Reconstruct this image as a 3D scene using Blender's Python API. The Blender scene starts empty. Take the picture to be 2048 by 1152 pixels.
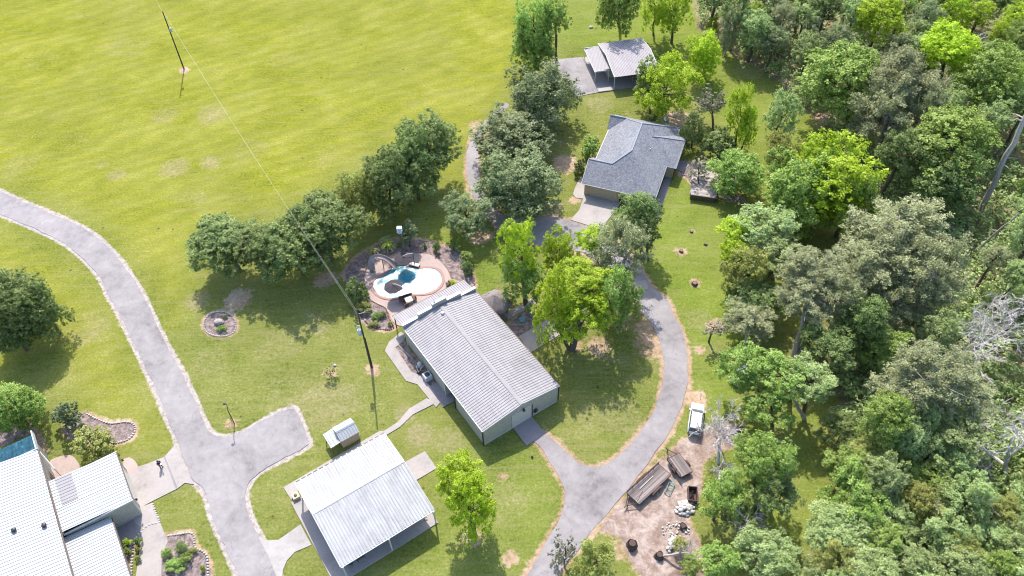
import bpy, math, random
import numpy as np
from mathutils import Matrix, Vector
from mathutils.geometry import tessellate_polygon

SC = bpy.context.scene
COL = SC.collection
R = math.radians

# ------------------------------------------------------------------ camera, sky, sun, exposure
CAM_H = 95.0
PITCH, ROLL, FPX = 0.8535, 0.02335, 1600.0        # focal length in pixels of the 2048 px wide photograph
_d = np.array([0, math.cos(PITCH), -math.sin(PITCH)]); _r = np.array([1., 0, 0]); _dn = np.cross(_d, _r)
_x = math.cos(ROLL) * _r + math.sin(ROLL) * _dn; _y = -math.sin(ROLL) * _r + math.cos(ROLL) * _dn
cam = bpy.data.cameras.new('camera'); cam_o = bpy.data.objects.new('camera', cam); COL.objects.link(cam_o)
cam.sensor_width = 36; cam.lens = 36 * FPX / 2048; cam.clip_start = 1; cam.clip_end = 6000
m = Matrix(((_x[0], -_y[0], -_d[0], 0), (_x[1], -_y[1], -_d[1], 0), (_x[2], -_y[2], -_d[2], CAM_H), (0, 0, 0, 1)))
cam_o.matrix_world = m
SC.camera = cam_o

SUN_EL, SUN_AZ = 51.0, 100.0                       # azimuth as a maths angle from +X
w = bpy.data.worlds.new('World'); SC.world = w; w.use_nodes = True
nt = w.node_tree; bg = nt.nodes['Background']; sky = nt.nodes.new('ShaderNodeTexSky')
sky.sky_type = 'NISHITA'; sky.sun_disc = False; sky.sun_elevation = R(SUN_EL); sky.sun_rotation = R(90 - SUN_AZ)
sky.air_density = 1.0; sky.dust_density = 1.6; sky.ozone_density = 1.0
nt.links.new(sky.outputs[0], bg.inputs[0]); bg.inputs[1].default_value = 0.15
sl = bpy.data.lights.new('sun', 'SUN'); sl.energy = 2.75; sl.angle = R(0.53); sl.color = (1.0, 0.935, 0.84)
so = bpy.data.objects.new('sun', sl); COL.objects.link(so)
sd = Vector((-math.cos(R(SUN_AZ)) * math.cos(R(SUN_EL)), -math.sin(R(SUN_AZ)) * math.cos(R(SUN_EL)), -math.sin(R(SUN_EL))))
so.rotation_euler = sd.to_track_quat('-Z', 'Y').to_euler(); so.location = (-20, 150, 120)
SC.view_settings.view_transform = 'Standard'; SC.view_settings.look = 'None'
SC.render.engine = 'CYCLES'; SC.cycles.pixel_filter_type = 'BLACKMAN_HARRIS'; SC.cycles.filter_width = 1.1
SC.view_settings.exposure = 1.36; SC.view_settings.gamma = 1

def P(x, y, z=0.0):
    """world point at height z seen at pixel (x, y) of the 2048 px photograph"""
    a = (x - 1024) / FPX; b = (y - 576) / FPX
    v = _x * a + _y * b + _d
    t = (z - CAM_H) / v[2]
    return np.array([v[0] * t, v[1] * t, z])

# ------------------------------------------------------------------ tagging and linking
def tag(o, label=None, cat=None, group=None, kind=None):
    if label: o['label'] = label
    if cat: o['category'] = cat
    if group: o['group'] = group
    if kind: o['kind'] = kind
    return o
def empty(name, loc=(0, 0, 0), rz=0.0, label=None, cat=None, group=None):
    o = bpy.data.objects.new(name, None); COL.objects.link(o)
    o.empty_display_size = .3
    o.location = Vector([float(c) for c in loc]); o.rotation_euler = (0, 0, rz)
    return tag(o, label, cat, group)
def kids(o): return [c for c in bpy.data.objects if c.parent == o]
def copy_tree(o, parent=None):
    c = o.copy(); COL.objects.link(c); c.parent = parent
    for ch in kids(o): copy_tree(ch, c)
    return c

class MB:
    def __init__(s): s.v = []; s.f = []; s.mi = {}
    def add(s, vs, fs):
        n = len(s.v); s.v += [tuple(float(c) for c in v) for v in vs]; s.f += [tuple(i + n for i in f) for f in fs]; return s
    def box(s, x0, x1, y0, y1, z0, z1):
        return s.add([(x0,y0,z0),(x1,y0,z0),(x1,y1,z0),(x0,y1,z0),(x0,y0,z1),(x1,y0,z1),(x1,y1,z1),(x0,y1,z1)],
              [(0,3,2,1),(4,5,6,7),(0,1,5,4),(1,2,6,5),(2,3,7,6),(3,0,4,7)])
    def bbox(s, x0, x1, y0, y1, z0, z1, b=.03):
        """box with its top edges chamfered"""
        return s.add([(x0,y0,z0),(x1,y0,z0),(x1,y1,z0),(x0,y1,z0),(x0,y0,z1-b),(x1,y0,z1-b),(x1,y1,z1-b),(x0,y1,z1-b),
               (x0+b,y0+b,z1),(x1-b,y0+b,z1),(x1-b,y1-b,z1),(x0+b,y1-b,z1)],
              [(0,3,2,1),(8,9,10,11),(0,1,5,4),(1,2,6,5),(2,3,7,6),(3,0,4,7),(4,5,9,8),(5,6,10,9),(6,7,11,10),(7,4,8,11)])
    def tube(s, pts, rad, n=8, cap=True):
        pts = [Vector([float(c) for c in p]) for p in pts]; rad = rad if hasattr(rad, '__len__') else [rad] * len(pts)
        vs = []; up = Vector((0.13, 0.21, 1)).normalized()
        for i, p in enumerate(pts):
            t = (pts[min(i + 1, len(pts) - 1)] - pts[max(i - 1, 0)]).normalized()
            a = t.cross(up)
            if a.length < .1: a = t.cross(Vector((1, 0, 0)))
            a.normalize(); b = t.cross(a)
            for k in range(n):
                q = 2 * math.pi * k / n
                vs.append(p + (a * math.cos(q) + b * math.sin(q)) * rad[i])
        fs = [(i*n+k, i*n+(k+1)%n, (i+1)*n+(k+1)%n, (i+1)*n+k) for i in range(len(pts)-1) for k in range(n)]
        if cap: fs += [tuple(range(n)), tuple(range((len(pts)-1)*n, len(pts)*n))[::-1]]
        return s.add(vs, fs)
    def lathe(s, c, prof, n=16):
        vs = [(c[0]+r*math.cos(2*math.pi*k/n), c[1]+r*math.sin(2*math.pi*k/n), c[2]+z) for r, z in prof for k in range(n)]
        fs = [(i*n+k, i*n+(k+1)%n, (i+1)*n+(k+1)%n, (i+1)*n+k) for i in range(len(prof)-1) for k in range(n)]
        fs += [tuple(range(n))[::-1], tuple(range((len(prof)-1)*n, len(prof)*n))]
        return s.add(vs, fs)
    def prism(s, poly, z0, z1):
        """poly: list of (x, y); flat top and bottom"""
        n = len(poly); a = sum(poly[i][0]*poly[(i+1)%n][1]-poly[(i+1)%n][0]*poly[i][1] for i in range(n))
        if a < 0: poly = poly[::-1]
        tri = tessellate_polygon([[Vector((float(p[0]), float(p[1]), 0)) for p in poly]])
        vs = [(p[0], p[1], z1) for p in poly] + [(p[0], p[1], z0) for p in poly]
        fs = []
        for t in tri:
            (ax, ay), (bx, by), (cx, cy) = [poly[i][:2] for i in t]
            cr = (bx-ax)*(cy-ay)-(by-ay)*(cx-ax)
            t = tuple(t) if cr > 0 else tuple(t)[::-1]
            fs.append(t); fs.append(tuple(i+n for i in t[::-1]))
        fs += [(i+n, (i+1)%n+n, (i+1)%n, i) for i in range(n)]
        return s.add(vs, fs)
    def quad(s, a, b, c, d): return s.add([a, b, c, d], [(0, 1, 2, 3)])
    def slabquad(s, a, b, c, d, t=.06):
        """sloping quad with thickness t downwards"""
        q = [a, b, c, d]; lo = [(p[0], p[1], p[2]-t) for p in q]
        return s.add(q + lo, [(0,1,2,3),(7,6,5,4),(0,4,5,1),(1,5,6,2),(2,6,7,3),(3,7,4,0)])
    def build(s, name, mat, parent=None, smooth=False, mat2=None):
        me = bpy.data.meshes.new(name); me.from_pydata(s.v, [], s.f); me.update()
        if smooth: me.polygons.foreach_set('use_smooth', [True] * len(me.polygons))
        o = bpy.data.objects.new(name, me); COL.objects.link(o)
        if mat: me.materials.append(mat)
        if s.mi and mat2:
            me.materials.append(mat2); a = [0]*len(me.polygons)
            for k in s.mi: a[k] = 1
            me.polygons.foreach_set('material_index', a)
        if parent is not None: o.parent = parent
        return o

# ------------------------------------------------------------------ materials
def new_mat(name):
    mt = bpy.data.materials.new(name); mt.use_nodes = True; t = mt.node_tree
    return mt, t, t.nodes['Principled BSDF']
def N(t, typ, **kw):
    n = t.nodes.new(typ)
    for k, v in kw.items():
        if isinstance(k, str) and hasattr(n, k): setattr(n, k, v)
    return n
def noise(t, scale, detail=4, rough=.6, vec=None, dist=0):
    n = t.nodes.new('ShaderNodeTexNoise'); n.inputs['Scale'].default_value = scale; n.inputs['Detail'].default_value = detail
    n.inputs['Roughness'].default_value = rough; n.inputs['Distortion'].default_value = dist
    if vec is not None: t.links.new(vec, n.inputs['Vector'])
    return n.outputs['Fac']
def ramp(t, fac, stops):
    n = t.nodes.new('ShaderNodeValToRGB'); e = n.color_ramp.elements
    while len(e) < len(stops): e.new(.5)
    for el, (p, c) in zip(e, stops): el.position = p; el.color = (c[0], c[1], c[2], 1) if hasattr(c, '__len__') else (c, c, c, 1)
    t.links.new(fac, n.inputs['Fac']); return n.outputs['Color']
def mix(t, fac, a, b, mode='MIX'):
    n = t.nodes.new('ShaderNodeMix'); n.data_type = 'RGBA'; n.blend_type = mode
    for s, v in ((0, fac), (6, a), (7, b)):
        if hasattr(v, 'links') or hasattr(v, 'is_linked'): t.links.new(v, n.inputs[s])
        elif s == 0: n.inputs[0].default_value = v
        else: n.inputs[s].default_value = (v[0], v[1], v[2], 1)
    return n.outputs[2]
def mth(t, op, a, b=None, c=None, clamp=False):
    n = t.nodes.new('ShaderNodeMath'); n.operation = op; n.use_clamp = clamp
    for s, v in ((0, a), (1, b), (2, c)):
        if v is None: continue
        if hasattr(v, 'is_linked'): t.links.new(v, n.inputs[s])
        else: n.inputs[s].default_value = v
    return n.outputs[0]
def coords(t, kind='Object', scale=(1, 1, 1), rot=(0, 0, 0)):
    tc = t.nodes.new('ShaderNodeTexCoord'); mp = t.nodes.new('ShaderNodeMapping')
    mp.inputs['Scale'].default_value = scale; mp.inputs['Rotation'].default_value = rot
    t.links.new(tc.outputs[kind], mp.inputs['Vector']); return mp.outputs[0]
def bump(t, bs, h, strength=.3, dist=.05):
    b = t.nodes.new('ShaderNodeBump'); b.inputs['Strength'].default_value = strength; b.inputs['Distance'].default_value = dist
    t.links.new(h, b.inputs['Height']); t.links.new(b.outputs[0], bs.inputs['Normal'])
def simple(name, col, rough=.7, metal=0, var=.15, scale=3, bmp=.15, spec=.4, fine=30):
    mt, t, b = new_mat(name)
    v = coords(t)
    n1 = noise(t, scale, 5, .65, v); n2 = noise(t, fine, 3, .6, v)
    s = mth(t, 'ADD', mth(t, 'MULTIPLY', n1, .7), mth(t, 'MULTIPLY', n2, .3))
    lo = [c * (1 - var * 1.6) for c in col]; hi = [min(1, c * (1 + var * 1.4)) for c in col]
    t.links.new(ramp(t, s, [(.3, lo), (.5, col), (.7, hi)]), b.inputs['Base Color'])
    b.inputs['Roughness'].default_value = rough; b.inputs['Metallic'].default_value = metal
    b.inputs['Specular IOR Level'].default_value = spec
    if bmp: bump(t, b, s, bmp, .03)
    return mt

def metal_roof(name, col, rough=.38, dirt=.25, spec=.5, streak=(1, 1)):
    mt, t, b = new_mat(name); v = coords(t)
    n1 = noise(t, .35, 4, .6, v); n2 = noise(t, 1.2, 5, .7, coords(t, scale=(streak[0], streak[1], 1)))
    s = mth(t, 'ADD', mth(t, 'MULTIPLY', n1, .45), mth(t, 'MULTIPLY', n2, .55))
    d = [c * (1 - dirt) * k for c, k in zip(col, (1, .985, 1.0))]
    t.links.new(ramp(t, s, [(.38, d), (.55, col), (.75, [min(.9, c*1.06) for c in col])]), b.inputs['Base Color'])
    t.links.new(mth(t, 'MULTIPLY_ADD', n1, .25, rough - .12), b.inputs['Roughness'])
    b.inputs['Specular IOR Level'].default_value = spec
    bump(t, b, noise(t, 2.5, 2, .5, v), .12, .04)
    return mt

M = {}
M['roof_grey'] = metal_roof('roof_galvanised', (.270, .258, .270), .50, .26, .35, (.25, 3.0))
M['roof_white'] = metal_roof('roof_white', (.36, .365, .37), .50, .30, .3, (.25, 3.0))
M['roof_white_b'] = metal_roof('roof_white_b', (.38, .40, .41), .5, .14, .3, (3.0, .25))
M['roof_lilac'] = metal_roof('roof_lilac', (.32, .295, .315), .5, .18, .35, (3.0, .25))
M['seam_grey'] = metal_roof('roof_galvanised_rib', (.205, .195, .215), .6, .2, .2)
M['seam_white'] = metal_roof('roof_white_rib', (.25, .26, .265), .6, .2, .2)
M['seam_lilac'] = metal_roof('roof_lilac_rib', (.21, .19, .205), .6, .2, .2)
M['ridge_grey'] = metal_roof('ridge_galvanised', (.245, .235, .245), .5, .12, .3)
M['white_trim'] = simple('white_trim', (.46, .47, .47), .45, var=.06)
M['cream_wall'] = simple('cream_wall', (.36, .35, .31), .6, var=.08, scale=1.2)
M['beige_wall'] = simple('beige_wall', (.42, .34, .25), .7, var=.1)
M['cream_door'] = simple('cream_door', (.47, .455, .41), .55, var=.05)
M['tan_door'] = simple('tan_door', (.42, .36, .27), .6, var=.06)
M['black_trim'] = simple('black_trim', (.03, .03, .032), .5, var=.1)
M['dark_gap'] = simple('dark_interior', (.04, .035, .032), .9, var=.2)
M['brown_trim'] = simple('brown_trim', (.10, .065, .05), .6)
M['glass_dark'] = simple('window_glass', (.05, .07, .09), .12, var=.05, bmp=0, spec=.7)
M['teal_panel'] = None
M['steel'] = simple('galvanised_steel', (.42, .44, .46), .4, metal=.4, var=.1)
M['pole_wood'] = simple('pole_wood', (.055, .045, .038), .85, var=.25, scale=6)
M['wire_pale'] = simple('wire_aluminium', (.42, .42, .36), .45, metal=.2, var=.05, bmp=0)
M['bark'] = simple('bark', (.10, .078, .062), .9, var=.3, scale=5, bmp=.5)
M['bark_pale'] = simple('bark_pale', (.34, .31, .28), .9, var=.25, scale=4, bmp=.4)
M['bark_dead'] = simple('bark_bleached', (.52, .475, .45), .85, var=.2, scale=3, bmp=.3)
M['timber'] = None
M['fabric_taupe'] = simple('umbrella_fabric', (.062, .055, .062), .95, var=.1, scale=2, spec=.05)
M['slide_taupe'] = simple('slide_plastic', (.25, .205, .195), .6, var=.06)
M['wicker'] = simple('wicker', (.10, .065, .05), .8, var=.3, scale=20)
M['cushion'] = simple('cushion_cream', (.68, .62, .54), .85, var=.06)
M['green_lid'] = simple('lid_green', (.10, .26, .25), .5, var=.12)
M['grey_lid'] = simple('lid_grey', (.45, .47, .46), .6, var=.12)
M['ac_blue'] = simple('ac_casing', (.42, .47, .50), .5, var=.06)
M['rust'] = simple('rusty_steel', (.075, .045, .038), .85, var=.35, scale=5)
M['navy'] = simple('navy_cloth', (.018, .022, .045), .85, var=.15)
M['denim'] = simple('denim_cloth', (.03, .038, .07), .85, var=.2)
M['skin'] = simple('skin', (.45, .27, .19), .55, var=.05)
M['hair'] = simple('hair_dark', (.03, .02, .016), .7, var=.2)
M['tyre'] = simple('tyre_rubber', (.02, .02, .02), .8, var=.1)
M['car_white'] = simple('car_paint_white', (.60, .61, .62), .22, var=.02, bmp=0, spec=.6)
M['thatch'] = simple('thatch', (.20, .17, .162), .95, var=.3, scale=6, bmp=.8, fine=40)
M['white_stone'] = simple('limestone', (.44, .41, .38), .9, var=.2, scale=4, bmp=.5)
M['rock'] = simple('fieldstone', (.36, .31, .28), .9, var=.3, scale=4, bmp=.5)
M['brick_edge'] = simple('brick_edging', (.30, .15, .11), .85, var=.3, scale=9, bmp=.4)
M['log'] = simple('charred_wood', (.05, .042, .04), .9, var=.4, scale=6, bmp=.6)
M['blue_box'] = simple('birdhouse_paint', (.45, .52, .62), .5, var=.08)
M['solar'] = simple('flower', (.5, .25, .03), .8)

def shingle():
    mt, t, b = new_mat('asphalt_shingle'); v = coords(t)
    br = t.nodes.new('ShaderNodeTexVoronoi'); br.inputs['Scale'].default_value = 4.2; t.links.new(coords(t, scale=(1, 1.0, 2)), br.inputs['Vector'])
    n1 = noise(t, 3.5, 6, .75, v); n2 = noise(t, .3, 2, .5, v)
    g = mth(t, 'ADD', mth(t, 'MULTIPLY', n1, .6), mth(t, 'MULTIPLY', br.outputs['Color'], .25))
    g = mth(t, 'ADD', g, mth(t, 'MULTIPLY', n2, .15))
    t.links.new(ramp(t, g, [(.36, (.115, .12, .140)), (.5, (.175, .182, .206)), (.64, (.25, .255, .28))]), b.inputs['Base Color'])
    b.inputs['Roughness'].default_value = .8; b.inputs['Specular IOR Level'].default_value = .35; bump(t, b, g, .5, .03); return mt
M['shingle'] = shingle()

def planks(name, col, period, dark):
    mt, t, b = new_mat(name); v = coords(t)
    sx = t.nodes.new('ShaderNodeSeparateXYZ'); t.links.new(v, sx.inputs[0])
    y = mth(t, 'DIVIDE', sx.outputs['Y'], period); fr = mth(t, 'FRACT', y); fl = mth(t, 'FLOOR', y)
    wn = t.nodes.new('ShaderNodeTexWhiteNoise'); wn.noise_dimensions = '1D'; t.links.new(fl, wn.inputs['W'])
    n1 = noise(t, 2.0, 5, .7, coords(t, scale=(1.0, 9, 9)))
    s = mth(t, 'ADD', mth(t, 'MULTIPLY', n1, .6), mth(t, 'MULTIPLY', wn.outputs['Value'], .4))
    c = ramp(t, s, [(.25, [k*.55 for k in col]), (.5, col), (.75, [min(1, k*1.5) for k in col])])
    gap = mth(t, 'LESS_THAN', fr, .09)
    t.links.new(mix(t, gap, c, dark), b.inputs['Base Color']); b.inputs['Roughness'].default_value = .9
    bump(t, b, s, .3, .02); return mt
M['timber'] = planks('weathered_planks', (.20, .165, .155), .2, (.04, .03, .03))
M['deck_wood'] = planks('deck_boards', (.13, .085, .075), .14, (.03, .02, .02))

def teal():
    mt, t, b = new_mat('teal_roof_panel'); v = coords(t)
    n1 = noise(t, 1.6, 5, .7, v)
    t.links.new(ramp(t, n1, [(.35, (.008, .035, .065)), (.58, (.016, .08, .115)), (.66, (.05, .16, .20)), (.72, (.22, .3, .33))]), b.inputs['Base Color'])
    b.inputs['Roughness'].default_value = .7; b.inputs['Specular IOR Level'].default_value = .15; return mt
M['teal_panel'] = teal()

def asphalt():
    mt, t, b = new_mat('asphalt_old'); v = coords(t)
    a = noise(t, .16, 5, .62, v, .6); c = noise(t, .9, 5, .7, v); f = noise(t, 14, 3, .7, v)
    s = mth(t, 'ADD', mth(t, 'MULTIPLY', a, .5), mth(t, 'ADD', mth(t, 'MULTIPLY', c, .32), mth(t, 'MULTIPLY', f, .18)))
    col = ramp(t, s, [(.37, (.135, .122, .124)), (.46, (.212, .194, .196)), (.54, (.248, .228, .230)), (.65, (.31, .288, .286))])
    vo = t.nodes.new('ShaderNodeTexVoronoi'); vo.feature = 'DISTANCE_TO_EDGE'; vo.inputs['Scale'].default_value = .16
    wv = t.nodes.new('ShaderNodeVectorMath'); wv.operation = 'ADD'; t.links.new(v, wv.inputs[0])
    nn = t.nodes.new('ShaderNodeTexNoise'); nn.inputs['Scale'].default_value = .5; nn.inputs['Detail'].default_value = 4; t.links.new(v, nn.inputs['Vector'])
    sc = t.nodes.new('ShaderNodeVectorMath'); sc.operation = 'SCALE'; sc.inputs['Scale'].default_value = 3; t.links.new(nn.outputs['Color'], sc.inputs[0]); t.links.new(sc.outputs[0], wv.inputs[1])
    t.links.new(wv.outputs[0], vo.inputs['Vector'])
    cr = mth(t, 'LESS_THAN', vo.outputs['Distance'], .006)
    pt = ramp(t, noise(t, .33, 3, .5, v), [(.66, 0.0), (.70, .35)])
    col = mix(t, mth(t, 'MULTIPLY', cr, .35), col, (.12, .11, .13)); col = mix(t, pt, col, (.17, .16, .19))
    t.links.new(col, b.inputs['Base Color']); b.inputs['Roughness'].default_value = .85; bump(t, b, f, .3, .02); return mt
M['asphalt'] = asphalt()
def concrete(name, col, joint=0):
    mt, t, b = new_mat(name); v = coords(t)
    a = noise(t, .35, 5, .6, v, .5); c = noise(t, 2.2, 5, .7, v); f = noise(t, 16, 3, .7, v)
    s = mth(t, 'ADD', mth(t, 'MULTIPLY', a, .5), mth(t, 'ADD', mth(t, 'MULTIPLY', c, .32), mth(t, 'MULTIPLY', f, .18)))
    t.links.new(ramp(t, s, [(.32, [k*.68 for k in col]), (.48, col), (.7, [min(.85, k*1.22) for k in col])]), b.inputs['Base Color'])
    b.inputs['Roughness'].default_value = .85; bump(t, b, f, .15, .02); return mt
M['concrete'] = concrete('concrete_pale', (.30, .27, .255))
M['concrete_white'] = concrete('concrete_bright', (.32, .30, .288))
M['concrete_dark'] = concrete('concrete_darker', (.21, .192, .20))
M['deck_pink'] = concrete('pool_deck_pink', (.34, .262, .235))
M['coping'] = simple('pool_coping_brick', (.30, .16, .135), .7, var=.2, scale=6)

def ground_mat():
    mt, t, b = new_mat('ground_cover'); v = coords(t)
    def attr(n):
        a = t.nodes.new('ShaderNodeAttribute'); a.attribute_name = n
        s = t.nodes.new('ShaderNodeSeparateColor'); t.links.new(a.outputs['Color'], s.inputs[0])
        return s.outputs[0], s.outputs[1], s.outputs[2], a.outputs['Alpha']
    straw, gravel, dirt, mulch = attr('zoneA'); field, dry, forest, lush = attr('zoneB')
    # noise layers
    big = noise(t, .035, 5, .55, v, .8); med = noise(t, .10, 7, .68, v, .4); fine = noise(t, 1.5, 5, .78, v); tiny = noise(t, 3.0, 6, .85, v)
    streak = noise(t, 1.0, 5, .65, coords(t, scale=(.30, 2.0, 1), rot=(0, 0, R(-14))), 1.2)
    streak2 = noise(t, 1.0, 4, .65, coords(t, scale=(.10, 1.1, 1), rot=(0, 0, R(24))), 1.5)
    g = mth(t, 'ADD', mth(t, 'MULTIPLY', med, .30), mth(t, 'ADD', mth(t, 'MULTIPLY', fine, .18), mth(t, 'ADD', mth(t, 'MULTIPLY', tiny, .40), mth(t, 'MULTIPLY', streak, .12))))
    lawn = ramp(t, g, [(.41, (.060, .082, .016)), (.46, (.120, .145, .030)), (.54, (.175, .188, .052)), (.60, (.265, .255, .108))])
    fieldc = ramp(t, g, [(.40, (.092, .108, .010)), (.46, (.178, .192, .018)), (.54, (.238, .240, .036)), (.60, (.325, .302, .105))])
    lushc = ramp(t, g, [(.41, (.060, .105, .014)), (.46, (.118, .170, .022)), (.54, (.165, .215, .036)), (.60, (.245, .270, .080))])
    col = mix(t, field, lawn, fieldc); col = mix(t, lush, col, lushc)
    # broad drift between green and olive
    bd = ramp(t, big, [(.38, 0.0), (.62, 1.0)])
    col = mix(t, mth(t, 'MULTIPLY', bd, .35), col, mix(t, g, (.08, .11, .02), (.25, .235, .075)))
    st = ramp(t, streak2, [(.48, 0.0), (.66, 1.0)])
    col = mix(t, mth(t, 'MULTIPLY', st, .26), col, (.26, .225, .12))
    wv = t.nodes.new('ShaderNodeTexWave'); wv.inputs['Scale'].default_value = .42; wv.inputs['Distortion'].default_value = 9; wv.inputs['Detail'].default_value = 3; wv.inputs['Detail Scale'].default_value = .25; wv.inputs['Detail Roughness'].default_value = .6
    t.links.new(coords(t, scale=(.12, 1, 1), rot=(0, 0, R(11))), wv.inputs['Vector'])
    col = mix(t, mth(t, 'MULTIPLY', wv.outputs['Fac'], mth(t, 'MULTIPLY_ADD', field, .20, .07)), col, (.11, .135, .02))
    # dry, pinkish thatch patches
    dn = mth(t, 'ADD', mth(t, 'MULTIPLY', med, .55), mth(t, 'MULTIPLY', fine, .45))
    fdry = mth(t, 'MULTIPLY_ADD', dn, 2.2, mth(t, 'SUBTRACT', mth(t, 'MULTIPLY', dry, 1.6), 1.75), clamp=True)
    col = mix(t, mth(t, 'MULTIPLY', fdry, .8), col, ramp(t, fine, [(.35, (.20, .16, .085)), (.65, (.33, .27, .19))]))
    # clods and weeds
    vo = t.nodes.new('ShaderNodeTexVoronoi'); vo.inputs['Scale'].default_value = .42; t.links.new(v, vo.inputs['Vector'])
    sp = mth(t, 'LESS_THAN', vo.outputs['Distance'], mth(t, 'MULTIPLY', mth(t, 'SUBTRACT', tiny, .28), .36))
    wn = t.nodes.new('ShaderNodeSeparateColor'); t.links.new(vo.outputs['Color'], wn.inputs[0])
    sp = mth(t, 'MULTIPLY', sp, mth(t, 'GREATER_THAN', wn.outputs[0], .8))
    col = mix(t, mth(t, 'MULTIPLY', sp, .8), col, (.055, .055, .03))
    def zone(colr, mask, out, k=1.5, off=.0, amp=4.2):
        f = mth(t, 'ADD', mth(t, 'MULTIPLY', mth(t, 'SUBTRACT', dn, .5), amp * 2), mth(t, 'MULTIPLY', mth(t, 'SUBTRACT', mask, .5), k * 3))
        f = mth(t, 'ADD', f, .5 + off, clamp=True)
        return mix(t, f, colr, out)
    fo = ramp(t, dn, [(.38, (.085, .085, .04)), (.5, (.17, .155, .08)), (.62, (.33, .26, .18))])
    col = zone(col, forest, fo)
    strawc = ramp(t, dn, [(.38, (.19, .135, .07)), (.5, (.32, .225, .145)), (.62, (.44, .34, .255))])
    col = zone(col, straw, strawc)
    dirtc = ramp(t, mth(t, 'ADD', mth(t, 'MULTIPLY', dn, .5), mth(t, 'MULTIPLY', noise(t, .5, 6, .75, v, .5), .5)), [(.40, (.15, .10, .082)), (.48, (.235, .172, .142)), (.55, (.34, .275, .24)), (.66, (.45, .385, .35))])
    col = zone(col, dirt, dirtc)
    grc = ramp(t, fine, [(.35, (.22, .185, .16)), (.5, (.33, .29, .265)), (.66, (.44, .40, .365))])
    col = zone(col, gravel, grc, 1.6, 0, 1.8)
    muc = ramp(t, fine, [(.38, (.115, .088, .084)), (.5, (.20, .158, .15)), (.62, (.31, .25, .235))])
    col = zone(col, mulch, muc, 2.0, 0, 1.0)
    t.links.new(col, b.inputs['Base Color']); b.inputs['Roughness'].default_value = 1.0; b.inputs['Specular IOR Level'].default_value = .0
    bump(t, b, mth(t, 'ADD', tiny, fine), .45, .08); return mt
M['ground'] = ground_mat()

def leaf(name, dark, mid, light, trans=.42, hue=.10):
    mt = bpy.data.materials.new(name); mt.use_nodes = True; t = mt.node_tree
    for n in list(t.nodes): t.nodes.remove(n)
    a = t.nodes.new('ShaderNodeAttribute'); a.attribute_name = 'tint'
    oi = t.nodes.new('ShaderNodeObjectInfo')
    col = ramp(t, a.outputs['Fac'], [(.1, dark), (.5, mid), (.92, light)])
    hs = t.nodes.new('ShaderNodeHueSaturation'); t.links.new(col, hs.inputs['Color'])
    t.links.new(mth(t, 'MULTIPLY_ADD', oi.outputs['Random'], hue * .35, .5 - hue * .175), hs.inputs['Hue'])
    t.links.new(mth(t, 'MULTIPLY_ADD', oi.outputs['Random'], .30, .85), hs.inputs['Value'])
    d = t.nodes.new('ShaderNodeBsdfDiffuse'); tr = t.nodes.new('ShaderNodeBsdfTranslucent'); gl = t.nodes.new('ShaderNodeBsdfGlossy')
    gl.inputs['Roughness'].default_value = .45; gl.inputs['Color'].default_value = (1, 1, 1, 1)
    t.links.new(hs.outputs[0], d.inputs[0]); t.links.new(hs.outputs[0], tr.inputs[0])
    mx = t.nodes.new('ShaderNodeMixShader'); mx.inputs[0].default_value = trans; t.links.new(d.outputs[0], mx.inputs[1]); t.links.new(tr.outputs[0], mx.inputs[2])
    m2 = t.nodes.new('ShaderNodeMixShader'); m2.inputs[0].default_value = .012; t.links.new(mx.outputs[0], m2.inputs[1]); t.links.new(gl.outputs[0], m2.inputs[2])
    o = t.nodes.new('ShaderNodeOutputMaterial'); t.links.new(m2.outputs[0], o.inputs[0]); return mt
LEAF = {
 'oak':    leaf('leaf_oak', (.085, .135, .035), (.19, .265, .080), (.40, .47, .18), hue=.05),
 'live':   leaf('leaf_live_oak', (.115, .16, .065), (.235, .295, .130), (.42, .48, .25), hue=.05),
 'mid':    leaf('leaf_green', (.12, .20, .030), (.27, .39, .080), (.50, .62, .19), hue=.07),
 'bright': leaf('leaf_yellow_green', (.21, .32, .012), (.42, .57, .030), (.70, .80, .11), .5, hue=.02),
 'olive':  leaf('leaf_olive', (.16, .18, .038), (.33, .36, .09), (.52, .54, .18), hue=.06),
 'pine':   leaf('needle_pine', (.15, .17, .08), (.31, .335, .165), (.54, .55, .31), .3, hue=.05),
 'grey':   leaf('leaf_grey_green', (.15, .15, .10), (.28, .28, .19), (.46, .45, .33), .3),
 'pale':   leaf('leaf_pale_green', (.16, .22, .070), (.35, .45, .165), (.58, .67, .32), hue=.06),
}

# ------------------------------------------------------------------ ground sheet with zone attributes
RNG = np.random.default_rng(7)
def spline(pts, closed=True, step=.45):
    p = np.array(pts, float); n = len(p); out = []
    rngi = range(n) if closed else range(n - 1)
    for i in rngi:
        if closed: p0, p1, p2, p3 = p[(i-1) % n], p[i], p[(i+1) % n], p[(i+2) % n]
        else: p0, p1, p2, p3 = p[max(i-1, 0)], p[i], p[i+1], p[min(i+2, n-1)]
        k = max(1, int(np.linalg.norm(p2 - p1) / step))
        for j in range(k):
            t = j / k
            out.append(.5 * ((2*p1) + (-p0+p2)*t + (2*p0-5*p1+4*p2-p3)*t*t + (-p0+3*p1-3*p2+p3)*t**3))
    if not closed: out.append(p[-1])
    return np.array(out)
def G2(pxs): return [P(x, y)[:2] for x, y in pxs]

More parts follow.
